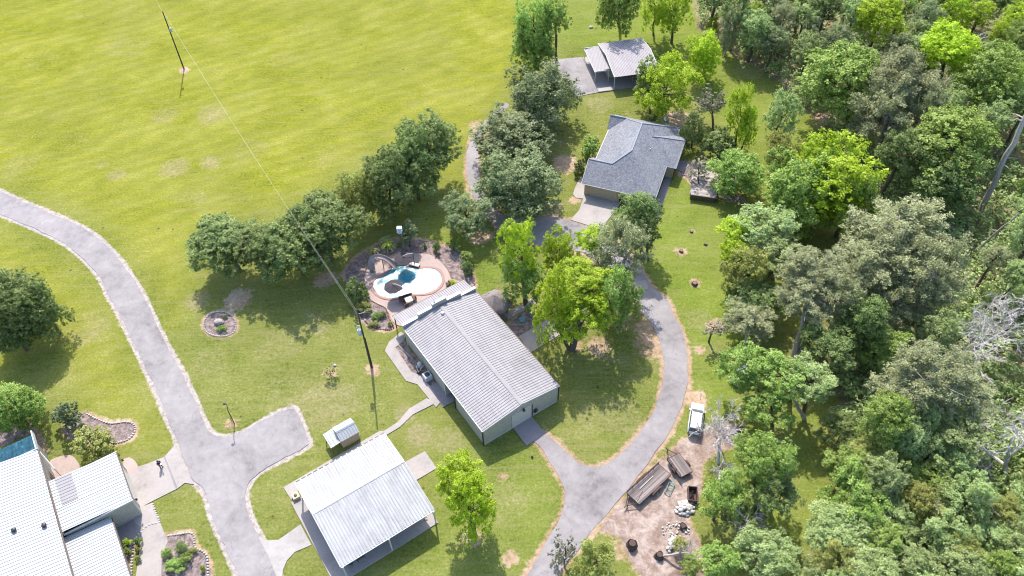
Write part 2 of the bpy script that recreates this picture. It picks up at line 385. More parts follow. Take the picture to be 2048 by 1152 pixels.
road_west = [(-60,360),(39.6,400),(92,423),(142,444),(185,467),(211,489),(241,522),(264,555),(287,591),(303.5,627),(323,670),(346,713),(366,749.5),(390,801),(407.7,843),(422,865),(443,874),(475,869),(515,848),(551,828),(580,817),(588,817),(591,821),(601.6,843),(612,870),(618,884),(618,889),(612,893),(573,915),(526,938.5),(501,962),(490.7,987),(494,1019),(508,1051),(519,1073),(539,1113),(557,1152),(600,1240),
  (520,1240),(476,1152),(461,1119),(440,1072),(425,1037),(415,997),(404,976),(386,960),(372,925),(357.7,894),(348.7,865),(332.6,833),(311,776),(293,740),(284,720),(264,680),(237.5,624),(218,591),(198,552),(171.6,522),(138.6,494),(99,471),(49.5,449),(0,428),(-60,405)]
loop_in = [(1142,913),(1160,926),(1185,934),(1212,930),(1248,901),(1280,865),(1305,826),(1323,779),(1328,740),(1327,716),(1319,680),(1303,647),(1286,628),(1268,600),(1240,572),(1205,540),(1171,507),(1148,502),(1092,492),(1040,478),(1000,462),(980,440),(962,425),(950,400),(939,375),(933,340),(934,303),(943,278),(962,250)]
loop_out = [(974,256),(958,284),(958,312),(959,347),(965.6,375),(980,400),(996,423),(1031,436),(1098,433),(1141,441),(1170,452),(1207,462),(1240,490),(1275,530),(1300,568),(1329,594.6),(1349,631),(1367,674),(1374,713),(1376,745),(1373,776),(1362,815),(1344.5,854.5),(1316,897),(1283.7,940),(1251.5,983),(1215.8,1026),(1180,1069),(1150,1108),(1113,1152),(1060,1225)]
loop_tail = [(1000,1225),(1052,1152),(1075,1115),(1100,1070),(1122,1030),(1131,1000),(1125,965),(1105,930),(1078,893.6),(1062,879),(1090,866)]
road_loop = loop_in + loop_out + loop_tail
roadsW = [spline(G2(road_west), True, .5), spline(G2(road_loop), True, .5)]
yard = spline(G2([(1375,880),(1345,905),(1300,945),(1262,990),(1228,1028),(1205,1058),(1240,1070),(1262,1120),(1290,1152),(1330,1200),(1400,1180),(1400,1100),(1372,1035),(1395,985),(1400,930),(1420,905),(1470,890),(1490,860),(1450,850),(1400,872)]), True, 1)
beds_px = [
 [(691,541),(716,512),(744,495),(790,478),(840,480),(880,490),(917,504),(938,530),(950,565),(944,577),(925,563),(902,556),(896,541),(880,522),(862,510),(838,507),(776,514),(745,514),(734,533),(729,556),(732,580),(700,570)],
 [(737,600),(755,608),(771,616),(778,640),(789,655),(776,660),(745,655),(727,640),(715,620),(720,605)],
 [(157,829),(171,826),(193,838),(221,847),(250,844),(266,848),(270,862),(257,878),(232,886),(200,885),(143,876),(128,860),(138,840)],
 [(331,1072),(357,1069),(382,1066),(390,1094),(408,1105),(415,1119),(416,1160),(322,1160),(326,1115),(336,1085)],
 [(232,1060),(262,1040),(270,1070),(262,1110),(248,1130)],
 [(1015,660),(1040,628),(1066,618),(1072,650),(1040,673)],
 [(1360,345),(1378,358),(1400,380),(1440,392),(1478,405),(1482,395),(1440,370),(1420,340),(1385,325)],
 [(0,860),(30,850),(60,852),(95,905),(60,870),(0,890)],
 [(472,648),(468,664),(452,672),(432,672),(414,665),(408,650),(414,633),(428,625),(448,624),(464,632)],
 [(800,680),(862,758),(880,790),(851,765),(822,752),(790,705)],
]
beds = [spline(G2(b), True, .6) for b in beds_px]

def signed(px, py, poly):
    """distance to the polygon outline, negative inside"""
    n = len(poly); dmin = np.full(px.shape, 1e9); ins = np.zeros(px.shape, bool)
    for i in range(n):
        ax, ay = poly[i]; bx, by = poly[(i+1) % n]
        ex, ey = bx-ax, by-ay; l2 = ex*ex+ey*ey+1e-12
        t = np.clip(((px-ax)*ex+(py-ay)*ey)/l2, 0, 1)
        dx = px-ax-t*ex; dy = py-ay-t*ey; dmin = np.minimum(dmin, dx*dx+dy*dy)
        c = ((ay > py) != (by > py))
        with np.errstate(divide='ignore', invalid='ignore'):
            xi = (bx-ax)*(py-ay)/(by-ay if by != ay else 1e-12)+ax
        ins ^= c & (px < xi)
    d = np.sqrt(dmin); d[ins] *= -1
    return d
xs = np.concatenate([[-2500,-900,-400,-220,-160], np.arange(-135, 135.01, .36), [160,220,400,900,2500]])
ys = np.concatenate([[-800,-200,-40,5], np.arange(24, 188.01, .36), [215,300,500,1100,3500]])
GX, GY = np.meshgrid(xs, ys); gx = GX.ravel(); gy = GY.ravel(); nv = gx.size
def falloff(d, w0, w1): return np.clip((w1 - d) / (w1 - w0), 0, 1)
zones = {k: np.zeros(nv) for k in ('straw', 'gravel', 'dirt', 'mulch', 'field', 'dry', 'forest', 'lush')}
def addz(k, poly, w0, w1, val=1.0, coarse=6):
    x0, y0 = poly.min(0) - coarse; x1, y1 = poly.max(0) + coarse
    s = np.where((gx > x0) & (gx < x1) & (gy > y0) & (gy < y1))[0]
    d = signed(gx[s], gy[s], poly); zones[k][s] = np.maximum(zones[k][s], falloff(d, w0, w1) * val)
def blob(k, x, y, r, val=1.0, ry=None, z=0):
    c = P(x, y); ry = ry or r
    d = np.sqrt(((gx-c[0])/r)**2 + ((gy-c[1])/ry)**2); zones[k] = np.maximum(zones[k], np.clip(1.5-d, 0, 1)*val)
addz('gravel', roadsW[0], .25, 1.05, .78); addz('straw', roadsW[0], .5, 1.6, .42)
addz('straw', roadsW[1], .25, 1.35, .68)
addz('dirt', yard, -.5, 1.0, 1.0); addz('straw', yard, .3, 1.6, .6)
for b in beds: addz('mulch', b, -.15, .15, 1.0, 3); addz('straw', b, .2, 1.2, .70, 3)
fieldp = np.array(G2([(-300,-200),(1060,-120),(1040,140),(1000,215),(935,300),(920,360),(760,300),(600,390),(400,480),(350,640),(300,560),(200,440),(0,360),(-300,330)]))
addz('field', fieldp, -4, 4, 1.0, 12)
fieldq = np.array(G2([(-300,420),(0,440),(120,500),(210,600),(300,790),(350,880),(280,900),(150,800),(100,700),(-200,900)]))
addz('field', fieldq, -4, 3, .75, 10)
lushp = np.array(G2([(1310,420),(1380,360),(1480,420),(1520,620),(1480,800),(1400,860),(1400,700),(1350,600),(1290,520)]))
addz('lush', lushp, -2, 4, 1.0, 8)
addz('lush', np.array(G2([(1040,0),(1400,0),(1560,160),(1640,300),(1560,420),(1490,300),(1400,150),(1150,90)])), -2, 4, .8, 10)
addz('lush', np.array(G2([(840,420),(1000,440),(1000,600),(950,600),(960,520),(850,470)])), -1, 2, .7, 5)
addz('lush', np.array(G2([(1520,820),(1640,830),(1640,1080),(1560,1080),(1420,980)])), -1, 3, .7, 8)
addz('lush', np.array(G2([(880,850),(1060,900),(1110,960),(1100,1080),(1000,1152),(760,1152),(860,1080)])), -1, 2, .45, 6)
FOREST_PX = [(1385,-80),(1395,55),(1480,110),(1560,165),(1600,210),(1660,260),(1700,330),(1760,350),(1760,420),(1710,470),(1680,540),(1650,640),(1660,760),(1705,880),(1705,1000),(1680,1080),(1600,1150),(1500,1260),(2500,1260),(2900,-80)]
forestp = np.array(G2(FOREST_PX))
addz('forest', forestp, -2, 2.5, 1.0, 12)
for x, y, r in ((368,140,1.6),(743,737,1.5),(660,743,1.7),(440,650,2.6),(462,850,1.7),(1004,952,1.5),(1020,1115,1.6),(478,600,3.0),(750,745,1.2),(650,560,3),(1350,240,3.4),(1380,235,2.0),(960,250,3),(1130,330,3.6),(1090,420,4),(960,470,3),(1140,440,1.4),(1300,690,4),(1290,655,3),(1240,640,4),(1000,590,3.2),(1200,690,3),(1150,690,2),(1400,700,1.2),(1100,125,1.6),(945,1075,1.8),(1060,880,1.2),(1362,505,1.6),(1390,565,1.6),(1385,462,.8),(1430,650,2),(1390,800,2.5),(1150,400,1.6),(785,700,1.8),(1245,1100,2),(1410,350,3),(1470,345,3.5),(1640,235,2)):
    blob('straw', x, y, r*.85, .62)
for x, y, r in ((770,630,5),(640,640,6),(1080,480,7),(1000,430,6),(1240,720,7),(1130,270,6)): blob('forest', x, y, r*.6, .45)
for x, y, r, v in ((350,335,3.5,.75),(420,325,2.5,.7),(230,350,2.4,.7),(205,330,1.6,.6),(420,228,4,.6),(395,600,2.5,.75),(270,560,4,.5),(170,660,5,.5),(560,690,6,.5),(590,770,6,.5),(640,810,6,.55),(680,800,4,.6),(420,720,4,.5),(1200,210,4,.55),(1250,230,3,.5),(1180,105,6,.4),(1500,140,5,.6),(1560,130,4,.6),(1400,640,3,.6),(1330,520,2,.4),(1240,830,5,.55),(1180,830,3,.5),(840,870,2.5,.7),(810,830,2,.7),(850,690,2,.5),(1000,1000,5,.5),(900,880,3,.6),(1440,700,3,.6),(1200,1120,3,.5),(1010,960,3,.5),(30,40,10,.4),(200,30,12,.38),(480,60,12,.35),(60,250,8,.4),(640,310,6,.45),(90,120,6,.5),(260,90,8,.45),(560,120,5,.5),(330,230,4,.6),(500,300,5,.5),(40,330,5,.5),(720,240,6,.45),(150,280,4,.55),(600,40,6,.45),(820,200,5,.45),(380,400,4,.5),(720,130,8,.3),(880,60,9,.35),(700,980,4,.5),(560,900,3,.4),(1650,250,2.5,.8),(1760,370,3,.85),(1550,880,3,.6)):
    blob('dry', x, y, r, v)
def curve_noise(x, y):
    return .25*np.sin(x*.9+y*.5)+.2*np.sin(x*.37-y*.8+1.3)
gz = np.where((np.abs(gx) < 134) & (gy > 25) & (gy < 186), 0.012*(np.sin(gx*.7+gy*.31)+np.sin(gx*.23-gy*.6)) - .03, -.03)
far = np.clip((np.hypot(gx, gy-90)-170)/400, 0, 1); gz = gz - far * 1.0
me = bpy.data.meshes.new('ground'); nx, ny = len(xs), len(ys)
me.vertices.add(nv); me.vertices.foreach_set('co', np.stack([gx, gy, gz], 1).ravel())
i, j = np.meshgrid(np.arange(nx-1), np.arange(ny-1)); i = i.ravel(); j = j.ravel()
fc = np.stack([j*nx+i, j*nx+i+1, (j+1)*nx+i+1, (j+1)*nx+i], 1)
def set_faces(me, fc):
    nf = len(fc); me.loops.add(nf*4); me.loops.foreach_set('vertex_index', fc.ravel().astype(np.int32))
    me.polygons.add(nf); me.polygons.foreach_set('loop_start', np.arange(nf, dtype=np.int32)*4); me.update(calc_edges=True)
set_faces(me, fc)
for nm, ks in (('zoneA', ('straw', 'gravel', 'dirt', 'mulch')), ('zoneB', ('field', 'dry', 'forest', 'lush'))):
    a = me.attributes.new(nm, 'FLOAT_COLOR', 'POINT'); a.data.foreach_set('color', np.stack([zones[k] for k in ks], 1).ravel().astype(np.float32))
go = bpy.data.objects.new('ground', me); COL.objects.link(go); me.materials.append(M['ground']); tag(go, kind='structure')
me.polygons.foreach_set('use_smooth', [True]*len(me.polygons))

# ------------------------------------------------------------------ roads, slabs, paths
def jitter(poly, amp, seed=0):
    p = np.array(poly); r = np.random.default_rng(seed); n = len(p)
    k = r.normal(size=n); k = (np.roll(k, 1)+k+np.roll(k, -1)+np.roll(k, 2))/2.2
    t = np.roll(p, -1, 0)-np.roll(p, 1, 0); t /= np.linalg.norm(t, axis=1)[:, None]+1e-9
    return p + np.stack([-t[:, 1], t[:, 0]], 1)*k[:, None]*amp
def sheet(name, poly, z, mat, t=.06):
    return tag(MB().prism([tuple(p) for p in poly], z-t, z).build(name, mat), kind='structure')
sheet('driveway', jitter(roadsW[0], .09, 1), .030, M['asphalt'])
sheet('driveway', jitter(roadsW[1], .07, 2), .034, M['asphalt'])
def slab(name, px, z, mat, t=.15, sm=False):
    g = G2(px); g = spline(g, True, .4) if sm else g
    return sheet(name, g, z, mat, t)
slab('garage_track', [(955,262),(985,228),(1000,215),(1010,205),(1018,212),(1000,228),(975,250),(965,275)], .012, M['concrete_dark'], .04, True)
slab('concrete_driveway', [(350,890),(360,905),(388,969),(370,966),(354,978),(304,1003),(286,1013),(300,1044),(292,1060),(270,1046),(262,1010),(246,960),(257,940),(297,927),(329,914)], .062, M['concrete'])
slab('concrete_walk', [(304,1006),(312,1025),(320,1044),(336,1083),(324,1115),(323,1165),(270,1165),(277,1119),(282,1080),(286,1055),(276,1030),(286,1013)], .058, M['concrete'])
slab('patio', [(228,1045),(262,1020),(286,1030),(290,1060),(283,1078),(262,1092),(240,1085)], .056, M['concrete_dark'])  # shade over this patio is put into the darker concrete colour
slab('patio', [(98,926),(125,912),(146,913),(160,937),(135,953),(104,972)], .060, M['deck_pink'], .12, True)
slab('patio', [(246,919),(258,915),(270,922),(277,938),(262,946),(250,944)], .066, M['deck_pink'], .12, True)
slab('concrete_driveway', [(517,1074),(530,1081),(557,1080),(601,1049),(623,1090),(590,1104),(574,1121),(566,1140),(564,1165),(553,1152),(538,1115)], .060, M['concrete_white'])
slab('concrete_walk', [(567,975),(760,862),(768,862),(795,845),(818,818),(853,797),(873,803),(872,806),(826,829),(800,854),(770,872),(600,975),(583,1000)], .064, M['concrete'])
slab('concrete_walk', [(802,664),(812,672),(806,684),(791,695),(823,744),(842,752),(885,800),(872,815),(835,769),(812,762),(770,702),(778,684)], .068, M['concrete'])
slab('porch_slab', [(860,773),(882,760),(912,800),(886,815)], .10, M['concrete_dark'])
slab('concrete_pad', [(805,927),(850,902.7),(873.4,936.7),(832,961)], .070, M['concrete'])
slab('warehouse_apron', [(1025,854),(1060,829.5),(1089.6,866.5),(1053,892)], .085, M['concrete_dark'])
slab('concrete_walk', [(1037,673),(1061,706),(1168,640),(1240,603),(1296,578),(1292,560),(1225,575),(1100,637)], .072, M['concrete'])
slab('concrete_walk', [(1008,628),(1058,600),(1068,594),(1074,606),(1062,613),(1016,640)], .066, M['concrete'])
slab('concrete_walk', [(960,592),(990,578),(1012,600),(1012,640),(985,625)], .060, M['concrete_dark'])
slab('house_driveway', [(1172,384),(1248,398),(1243,404),(1232,420),(1212,445),(1204,460),(1170,449),(1141,440),(1158,421),(1165,402)], .065, M['concrete'])
slab('concrete_walk', [(1162,352),(1168,362),(1172,384),(1170,398),(1152,396),(1146,389),(1150,375)], .060, M['concrete'])
slab('concrete_walk', [(1338,332),(1349,338),(1335,382),(1323,420),(1318,436),(1304,430),(1308,412),(1326,365)], .060, M['concrete_dark'])
slab('patio', [(1349,338),(1352,322),(1372,322),(1380,330),(1366,344)], .056, M['concrete_dark'])
# pool deck, coping, water
deck = spline(G2([(745,514),(735,533),(729,556),(732,580),(740,598),(755,608),(771,616),(778,628),(800,652),(880,640),(925,580),(903,568),(902,556),(896,541),(880,522),(862,510),(838,507),(800,505),(776,512)]), True, .4)
pool = spline(G2([(786,535),(802,532),(823,535),(838,539),(854,537),(870,539),(881,548),(884,561),(878,574),(862,585),(841,588),(823,589),(802,595),(781,597),(763,593),(750,583),(746,571),(750,561),(766,553),(779,543)]), True, .25)
def offset(poly, d):
    t = np.roll(poly, -1, 0)-np.roll(poly, 1, 0); t /= np.linalg.norm(t, axis=1)[:, None]
    nrm = np.stack([t[:, 1], -t[:, 0]], 1)
    a = np.sum(poly[:, 0]*np.roll(poly[:, 1], -1)-np.roll(poly[:, 0], -1)*poly[:, 1])
    return poly + nrm*d*(1 if a > 0 else -1)
slab('driveway_joint', [(327.5,914.5),(330.5,913.3),(356,976.5),(352,978.5)], .0665, M['concrete_dark'], .01)
sheet('pool_deck', deck, .075, M['deck_pink'], .15)
def ringmesh(inner, outer, z0, z1):
    mb = MB(); n = len(inner)
    vs = [(*inner[k], z1) for k in range(n)]+[(*outer[k], z1) for k in range(n)]+[(*inner[k], z0) for k in range(n)]+[(*outer[k], z0) for k in range(n)]
    fs = []
    for k in range(n):
        l = (k+1) % n
        fs += [(k, n+k, n+l, l), (k, l, 2*n+l, 2*n+k), (n+k, 3*n+k, 3*n+l, n+l)]
    return mb.add(vs, fs)
tag(ringmesh(pool, offset(pool, .42), .05, .16).build('pool_coping', M['coping']), kind='structure')
def water_mat():
    mt, t, b = new_mat('pool_water'); v = coords(t)
    vo = noise(t, .55, 2, .5, v)
    t.links.new(ramp(t, vo, [(.35, (.02, .16, .22)), (.65, (.06, .30, .36))]), b.inputs['Base Color'])
    b.inputs['Roughness'].default_value = .045; b.inputs['Specular IOR Level'].default_value = .5
    h = mth(t, 'ADD', mth(t, 'MULTIPLY', noise(t, 1.2, 2, .5, v, .8), .6), mth(t, 'MULTIPLY', noise(t, 4.0, 3, .65, v, .5), .9))
    bump(t, b, h, 1.0, .042); return mt
tag(MB().prism([tuple(p) for p in pool], .03, .10).build('pool_water', water_mat()), kind='structure')

# ------------------------------------------------------------------ foliage meshes
def mesh_cards(name, c, nrm, size, asp, tint, rng):
    n = len(c); nrm = nrm/(np.linalg.norm(nrm, axis=1)[:, None]+1e-9)
    r = rng.normal(size=(n, 3)); t = np.cross(nrm, r); t /= np.linalg.norm(t, axis=1)[:, None]+1e-9; b = np.cross(nrm, t)
    s = size[:, None]; a = (size*asp)[:, None]
    q = np.stack([c+t*s, c+b*a+nrm*s*.15, c-t*s, c-b*a+nrm*s*.15], 1).reshape(-1, 3)
    me = bpy.data.meshes.new(name); me.vertices.add(n*4); me.vertices.foreach_set('co', q.ravel())
    set_faces(me, np.arange(n*4).reshape(n, 4))
    at = me.attributes.new('tint', 'FLOAT', 'POINT'); at.data.foreach_set('value', np.repeat(np.clip(tint, 0, 1), 4).astype(np.float32))
    me.materials.append(None)
    return me
def sph(rng, n, zmin=-1.0):
    z = rng.uniform(zmin, 1, n); a = rng.uniform(0, 2*np.pi, n); r = np.sqrt(np.maximum(0, 1-z*z)); return np.stack([r*np.cos(a), r*np.sin(a), z], 1)
def normed(pos, q=97):
    h = np.percentile(np.hypot(pos[:, 0], pos[:, 1]), q); v = np.percentile(np.abs(pos[:, 2]), q); return pos/np.array([h, h, v])
def broad(seed, n, size, lobes=26, gap=0.0, lobe_r=.30, name='crown', zmin=-.75):
    """crown of radius about 1: lobes > leaf clumps > leaf-sized faces"""
    rng = np.random.default_rng(seed)
    ld = sph(rng, lobes, zmin); rad = rng.uniform(.50, .86 if not gap else 1.0, lobes); lc = ld*rad[:, None]; lr = rng.uniform(lobe_r*.6, lobe_r*1.35, lobes)
    lc = np.vstack([lc, [[0, 0, .05]]]); lr = np.append(lr, .62)
    nc = int(n/22); li = rng.choice(len(lr), nc, p=lr**2/np.sum(lr**2)); cd = sph(rng, nc, -.8)
    cc = lc[li]+cd*lr[li][:, None]*rng.uniform(.55, 1.15, nc)[:, None]
    keep = np.ones(nc, bool)
    for k in range(len(lr)):
        d = np.linalg.norm(cc-lc[k], axis=1); keep &= ~((d < lr[k]*.5) & (li != k))
    if gap:
        f = np.sin(cc[:, 0]*6+seed)*np.sin(cc[:, 1]*6+1.7*seed)*np.sin(cc[:, 2]*5+.3*seed); keep &= f < (1-gap)*.5+rng.uniform(-.15, .4, nc)
    cc = cc[keep]; cd = cd[keep]; li = li[keep]; nc = len(cc)
    ct = rng.uniform(0, 1, nc); cr = rng.uniform(.035, .10, nc); lt = rng.uniform(0, 1, len(lr))
    m_ = max(1, n//nc); ci = np.repeat(np.arange(nc), m_); k = len(ci)
    dd = sph(rng, k); pos = cc[ci]+dd*cr[ci][:, None]*rng.uniform(.2, 1.25, k)[:, None]*np.array([1.15, 1.15, .7])
    nrm = dd*.45+cd[ci]*.5+rng.normal(size=(k, 3))*.60+np.array([0, 0, .85])
    tint = .30*ct[ci]+.42*rng.uniform(0, 1, k)+.28*lt[li][ci]
    return mesh_cards(name, normed(pos), nrm, size*rng.uniform(.5, 1.4, k), .62, tint, rng)
def piney(seed, n, size, name='crown'):
    rng = np.random.default_rng(seed); nc = int(n/30)
    nb = 60; bd = sph(rng, nb, -.75); ln = rng.uniform(.6, 1.0, nb); base = np.stack([0*ln, 0*ln, bd[:, 2]*.55-.15], 1)
    bi = rng.integers(0, nb, nc); t = rng.uniform(.38, 1.0, nc)**.75
    tip = bd*ln[:, None]*np.array([1, 1, .95])
    cc = base[bi]*(1-t)[:, None]+tip[bi]*t[:, None]+rng.normal(size=(nc, 3))*(.085*t)[:, None]
    ct = rng.uniform(0, 1, nc); ci = np.repeat(np.arange(nc), 30); k = len(ci)
    dd = sph(rng, k, -.4); cr = rng.uniform(.035, .13, nc)
    pos = cc[ci]+dd*cr[ci][:, None]*rng.uniform(.2, 1, k)[:, None]
    nrm = np.cross(dd, rng.normal(size=(k, 3)))+np.array([0, 0, .7])
    tint = .45*ct[ci]+.35*rng.uniform(0, 1, k)+.2*(dd[:, 2]*.5+.5)
    return mesh_cards(name, normed(pos, 98), nrm, size*rng.uniform(.6, 1.3, k), .34, tint, rng)
PROTO = {
 'round': [broad(11+s, 30000, .027, 30) for s in range(5)],
 'open':  [broad(41+s, 19000, .028, 44, .5, .20) for s in range(5)],
 'small': [broad(71+s, 8000, .052, 12, 0, .34) for s in range(3)],
 'wispy': [broad(91+s, 4200, .040, 20, .5, .24) for s in range(2)],
 'pine':  [piney(101+s, 30000, .032) for s in range(4)],
}
def limb(mb, a, b, r0, r1, rng, n=6, seg=4, wob=.08, sag=0):
    a = np.array(a, float); b = np.array(b, float); L = np.linalg.norm(b-a); pts = []
    for k in range(seg+1):
        t = k/seg; q = a+(b-a)*t
        if 0 < k < seg: q = q+rng.normal(size=3)*L*wob*.5
        q[2] += sag*4*t*(1-t); pts.append(q)
    mb.tube(pts, [r0+(r1-r0)*k/seg for k in range(seg+1)], n, cap=False); return pts
CANOPY = []
def tree(cx, cy, rx, ry, zc, kind, shape='round', base=None, label=None, cat='tree', group=None, name='tree', trunk=None, bark='bark', rot=None, seed=None, limbs=9, minz=.3):
    seed = seed if seed is not None else int(cx*7+cy*13) % 99991
    rng = np.random.default_rng(seed); C = P(cx, cy, zc); rel = C-np.array([0, 0, CAM_H]); depth = rel@_d; mpp = depth/FPX
    th = math.atan2(CAM_H-zc, math.hypot(C[0], C[1])); Rr = rx*mpp; v2 = (ry*mpp)**2-(Rr*math.sin(th))**2
    V = math.sqrt(v2)/math.cos(th) if v2 > 0 else 0; V = min(max(V, .50*Rr), max(zc-minz, .4)); Ry = Rr
    if v2 < (0.5*Rr*math.cos(th))**2: Ry = max(.6*Rr, math.sqrt(max((ry*mpp)**2-(V*math.cos(th))**2, (.6*Rr)**2*.4))/math.sin(th))
    B = P(*base) if base is not None else np.array([C[0]+rng.normal()*.25*Rr*.3, C[1]+rng.normal()*.2, 0]); B[2] = 0
    t = empty(name, B, 0, label, cat, group); off = C-B
    pr = PROTO[shape]; me = pr[rng.integers(len(pr))]
    cr = bpy.data.objects.new('crown', me); COL.objects.link(cr); cr.parent = t; cr.location = Vector([float(q) for q in off])
    cr.scale = (Rr*1.06, Ry*1.06, V*1.04); cr.rotation_euler = (0, 0, rng.uniform(0, 6.28) if (abs(Rr-Ry) < .05*Rr and rot is None) else (rot or 0))
    cr.material_slots[0].link = 'OBJECT'; cr.material_slots[0].material = LEAF[kind]
    mb = MB(); tr = trunk or max(.07, min(.42, .045*Rr+.012*zc)); fork = np.array([off[0]*.6, off[1]*.6, max(.3, (zc-V*.75)*.9)])
    pts = limb(mb, (0, 0, -.1), fork, tr*1.25, tr, rng, 8, 4, .03)
    lead = limb(mb, fork, off+np.array([0, 0, V*.55]), tr*.95, tr*.18, rng, 7, 5, .07)
    for k in range(limbs):
        a = 2*math.pi*k/limbs+rng.uniform(-.4, .4); e = off+np.array([math.cos(a)*Rr*.72, math.sin(a)*Ry*.72, V*rng.uniform(-.25, .55)])
        s0 = lead[rng.integers(0, 4)]; lp = limb(mb, s0, e, tr*.42, tr*.07, rng, 5, 4, .12)
        for q in range(2):
            s1 = lp[rng.integers(1, 4)]; limb(mb, s1, s1+rng.normal(size=3)*np.array([.3, .3, .22])*Rr+np.array([0, 0, .12*V]), tr*.16, tr*.04, rng, 4, 3, .12)
    mb.build('trunk', M[bark], t, True); CANOPY.append((cx, cy, rx, ry)); return t
def grow(mb, p, d, L, r, lvl, rng, spread=.6, kids_=4, up=.12):
    seg = 3; pts = [np.array(p)]; rr = [r]; d = d/np.linalg.norm(d)
    for k in range(seg):
        d = d+rng.normal(size=3)*.14+np.array([0, 0, up*.3]); d /= np.linalg.norm(d); pts.append(pts[-1]+d*L/seg); rr.append(r*(1-.62*(k+1)/seg))
    mb.tube(pts, rr, 6 if lvl > 2 else (4 if lvl > 1 else 3), cap=False)
    if lvl <= 0: return
    for k in range(kids_):
        t = .3+.7*(k+rng.uniform(0, 1))/kids_; i0 = min(int(t*seg), seg-1); f = t*seg-i0; q = pts[i0]*(1-f)+pts[i0+1]*f
        nd = d+rng.normal(size=3)*spread+np.array([0, 0, up]); grow(mb, q, nd, L*rng.uniform(.5, .72), max(rr[i0+1]*.7, .034), lvl-1, rng, spread, kids_, up)
def bare_tree(bx, by, tx, ty, h, spread, label, lvl=4, kids_=4, r=.16, bark='bark_dead', L=None, seed=3, group=None, up=.12, trunk_frac=.35, name='bare_tree'):
    rng = np.random.default_rng(seed); B = P(bx, by); T = P(tx, ty, h); t = empty(name, B, 0, label, 'tree', None)
    mb = MB(); e = (T-B)*trunk_frac; limb(mb, (0, 0, -.1), e, r*1.2, r*.85, rng, 7, 3, .03)
    mb.build('trunk', M[bark], t, True); mb = MB(); d = (T-B)/np.linalg.norm(T-B); Lm = L or np.linalg.norm(T-B)*(1-trunk_frac)
    for k in range(4): grow(mb, e*rng.uniform(.85, 1), d+rng.normal(size=3)*spread*.7, Lm*rng.uniform(.75, 1), r*.7, lvl-1, rng, spread, kids_, up)
    mb.build('crown', M[bark], t, False); return t

# ------------------------------------------------------------------ ribbed metal roofs
def rib_plane(mb, a, b, c, d, pitch=.42, h=.05, wtop=.07, wbase=.14, t=.05):
    """sheet a-b-c-d (a->b runs along the eave, a->d up the slope) with ribs running from a-b to d-c"""
    a, b, c, d = [np.array(q, float) for q in (a, b, c, d)]
    n = np.cross(b-a, d-a); n /= np.linalg.norm(n); n = n if n[2] > 0 else -n
    L = np.linalg.norm(b-a); k = max(2, int(round(L/pitch))); prof = [(0, 0)]
    for i in range(k):
        x = (i+.5)*L/k; prof += [(x-wbase/2, 0), (x-wtop/2, h), (x+wtop/2, h), (x+wbase/2, 0)]
    prof.append((L, 0)); vs = []
    for x, z in prof:
        u = x/L; vs.append(a+(b-a)*u+n*z); vs.append(d+(c-d)*u+n*z)
    fs = [(2*i, 2*i+2, 2*i+3, 2*i+1) for i in range(len(prof)-1)]
    m0 = len(vs); vs += [a-n*t, b-n*t, c-n*t, d-n*t]; e = 2*(len(prof)-1)
    fs += [(m0+3, m0+2, m0+1, m0), (0, m0, m0+1, e), (e, m0+1, m0+2, e+1), (1, m0+3, m0, 0), (e+1, m0+2, m0+3, 1)]
    f0 = len(mb.f)
    for i in range(k):
        mb.mi[f0+4*i+1] = 1; mb.mi[f0+4*i+3] = 1
    return mb.add(vs, fs)
def rib_wall(mb, a, b, z0, z1a, z1b=None, pitch=.3, h=.03, out=(0, 0)):
    """vertical ribbed cladding between points a and b (x, y); top may slope from z1a to z1b"""
    z1b = z1a if z1b is None else z1b; a = np.array(a, float); b = np.array(b, float); L = np.linalg.norm(b-a); k = max(2, int(L/pitch)); o = np.array(out, float)
    prof = [(0, 0)]
    for i in range(k):
        x = (i+.5)*L/k; prof += [(x-.05, 0), (x-.025, h), (x+.025, h), (x+.05, 0)]
    prof.append((L, 0)); vs = []
    for x, z in prof:
        q = a+(b-a)*x/L+o*z; vs.append((q[0], q[1], z0)); vs.append((q[0], q[1], z1a+(z1b-z1a)*x/L))
    return mb.add(vs, [(2*i, 2*i+2, 2*i+3, 2*i+1) for i in range(len(prof)-1)])

def frame_box(mb, ax, pos, u0, u1, z0, z1, w=.06, d=.04):
    """rectangular frame lying in the plane ax=pos ('x' or 'y')"""
    for (a0, a1, b0, b1) in ((u0-w, u1+w, z1, z1+w), (u0-w, u1+w, z0-w, z0), (u0-w, u0, z0, z1), (u1, u1+w, z0, z1)):
        if ax == 'x': mb.box(pos-d, pos+d, a0, a1, b0, b1)
        else: mb.box(a0, a1, pos-d, pos+d, b0, b1)
def sectional(mb, ax, pos, u0, u1, z0, z1, n=4, out=1):
    hgt = (z1-z0)/n
    for k in range(n):
        a, b = z0+k*hgt+.012, z0+(k+1)*hgt-.012; p0, p1 = sorted((pos, pos+.05*out))
        if ax == 'x': mb.box(p0, p1, u0, u1, a, b)
        else: mb.box(u0, u1, p0, p1, a, b)

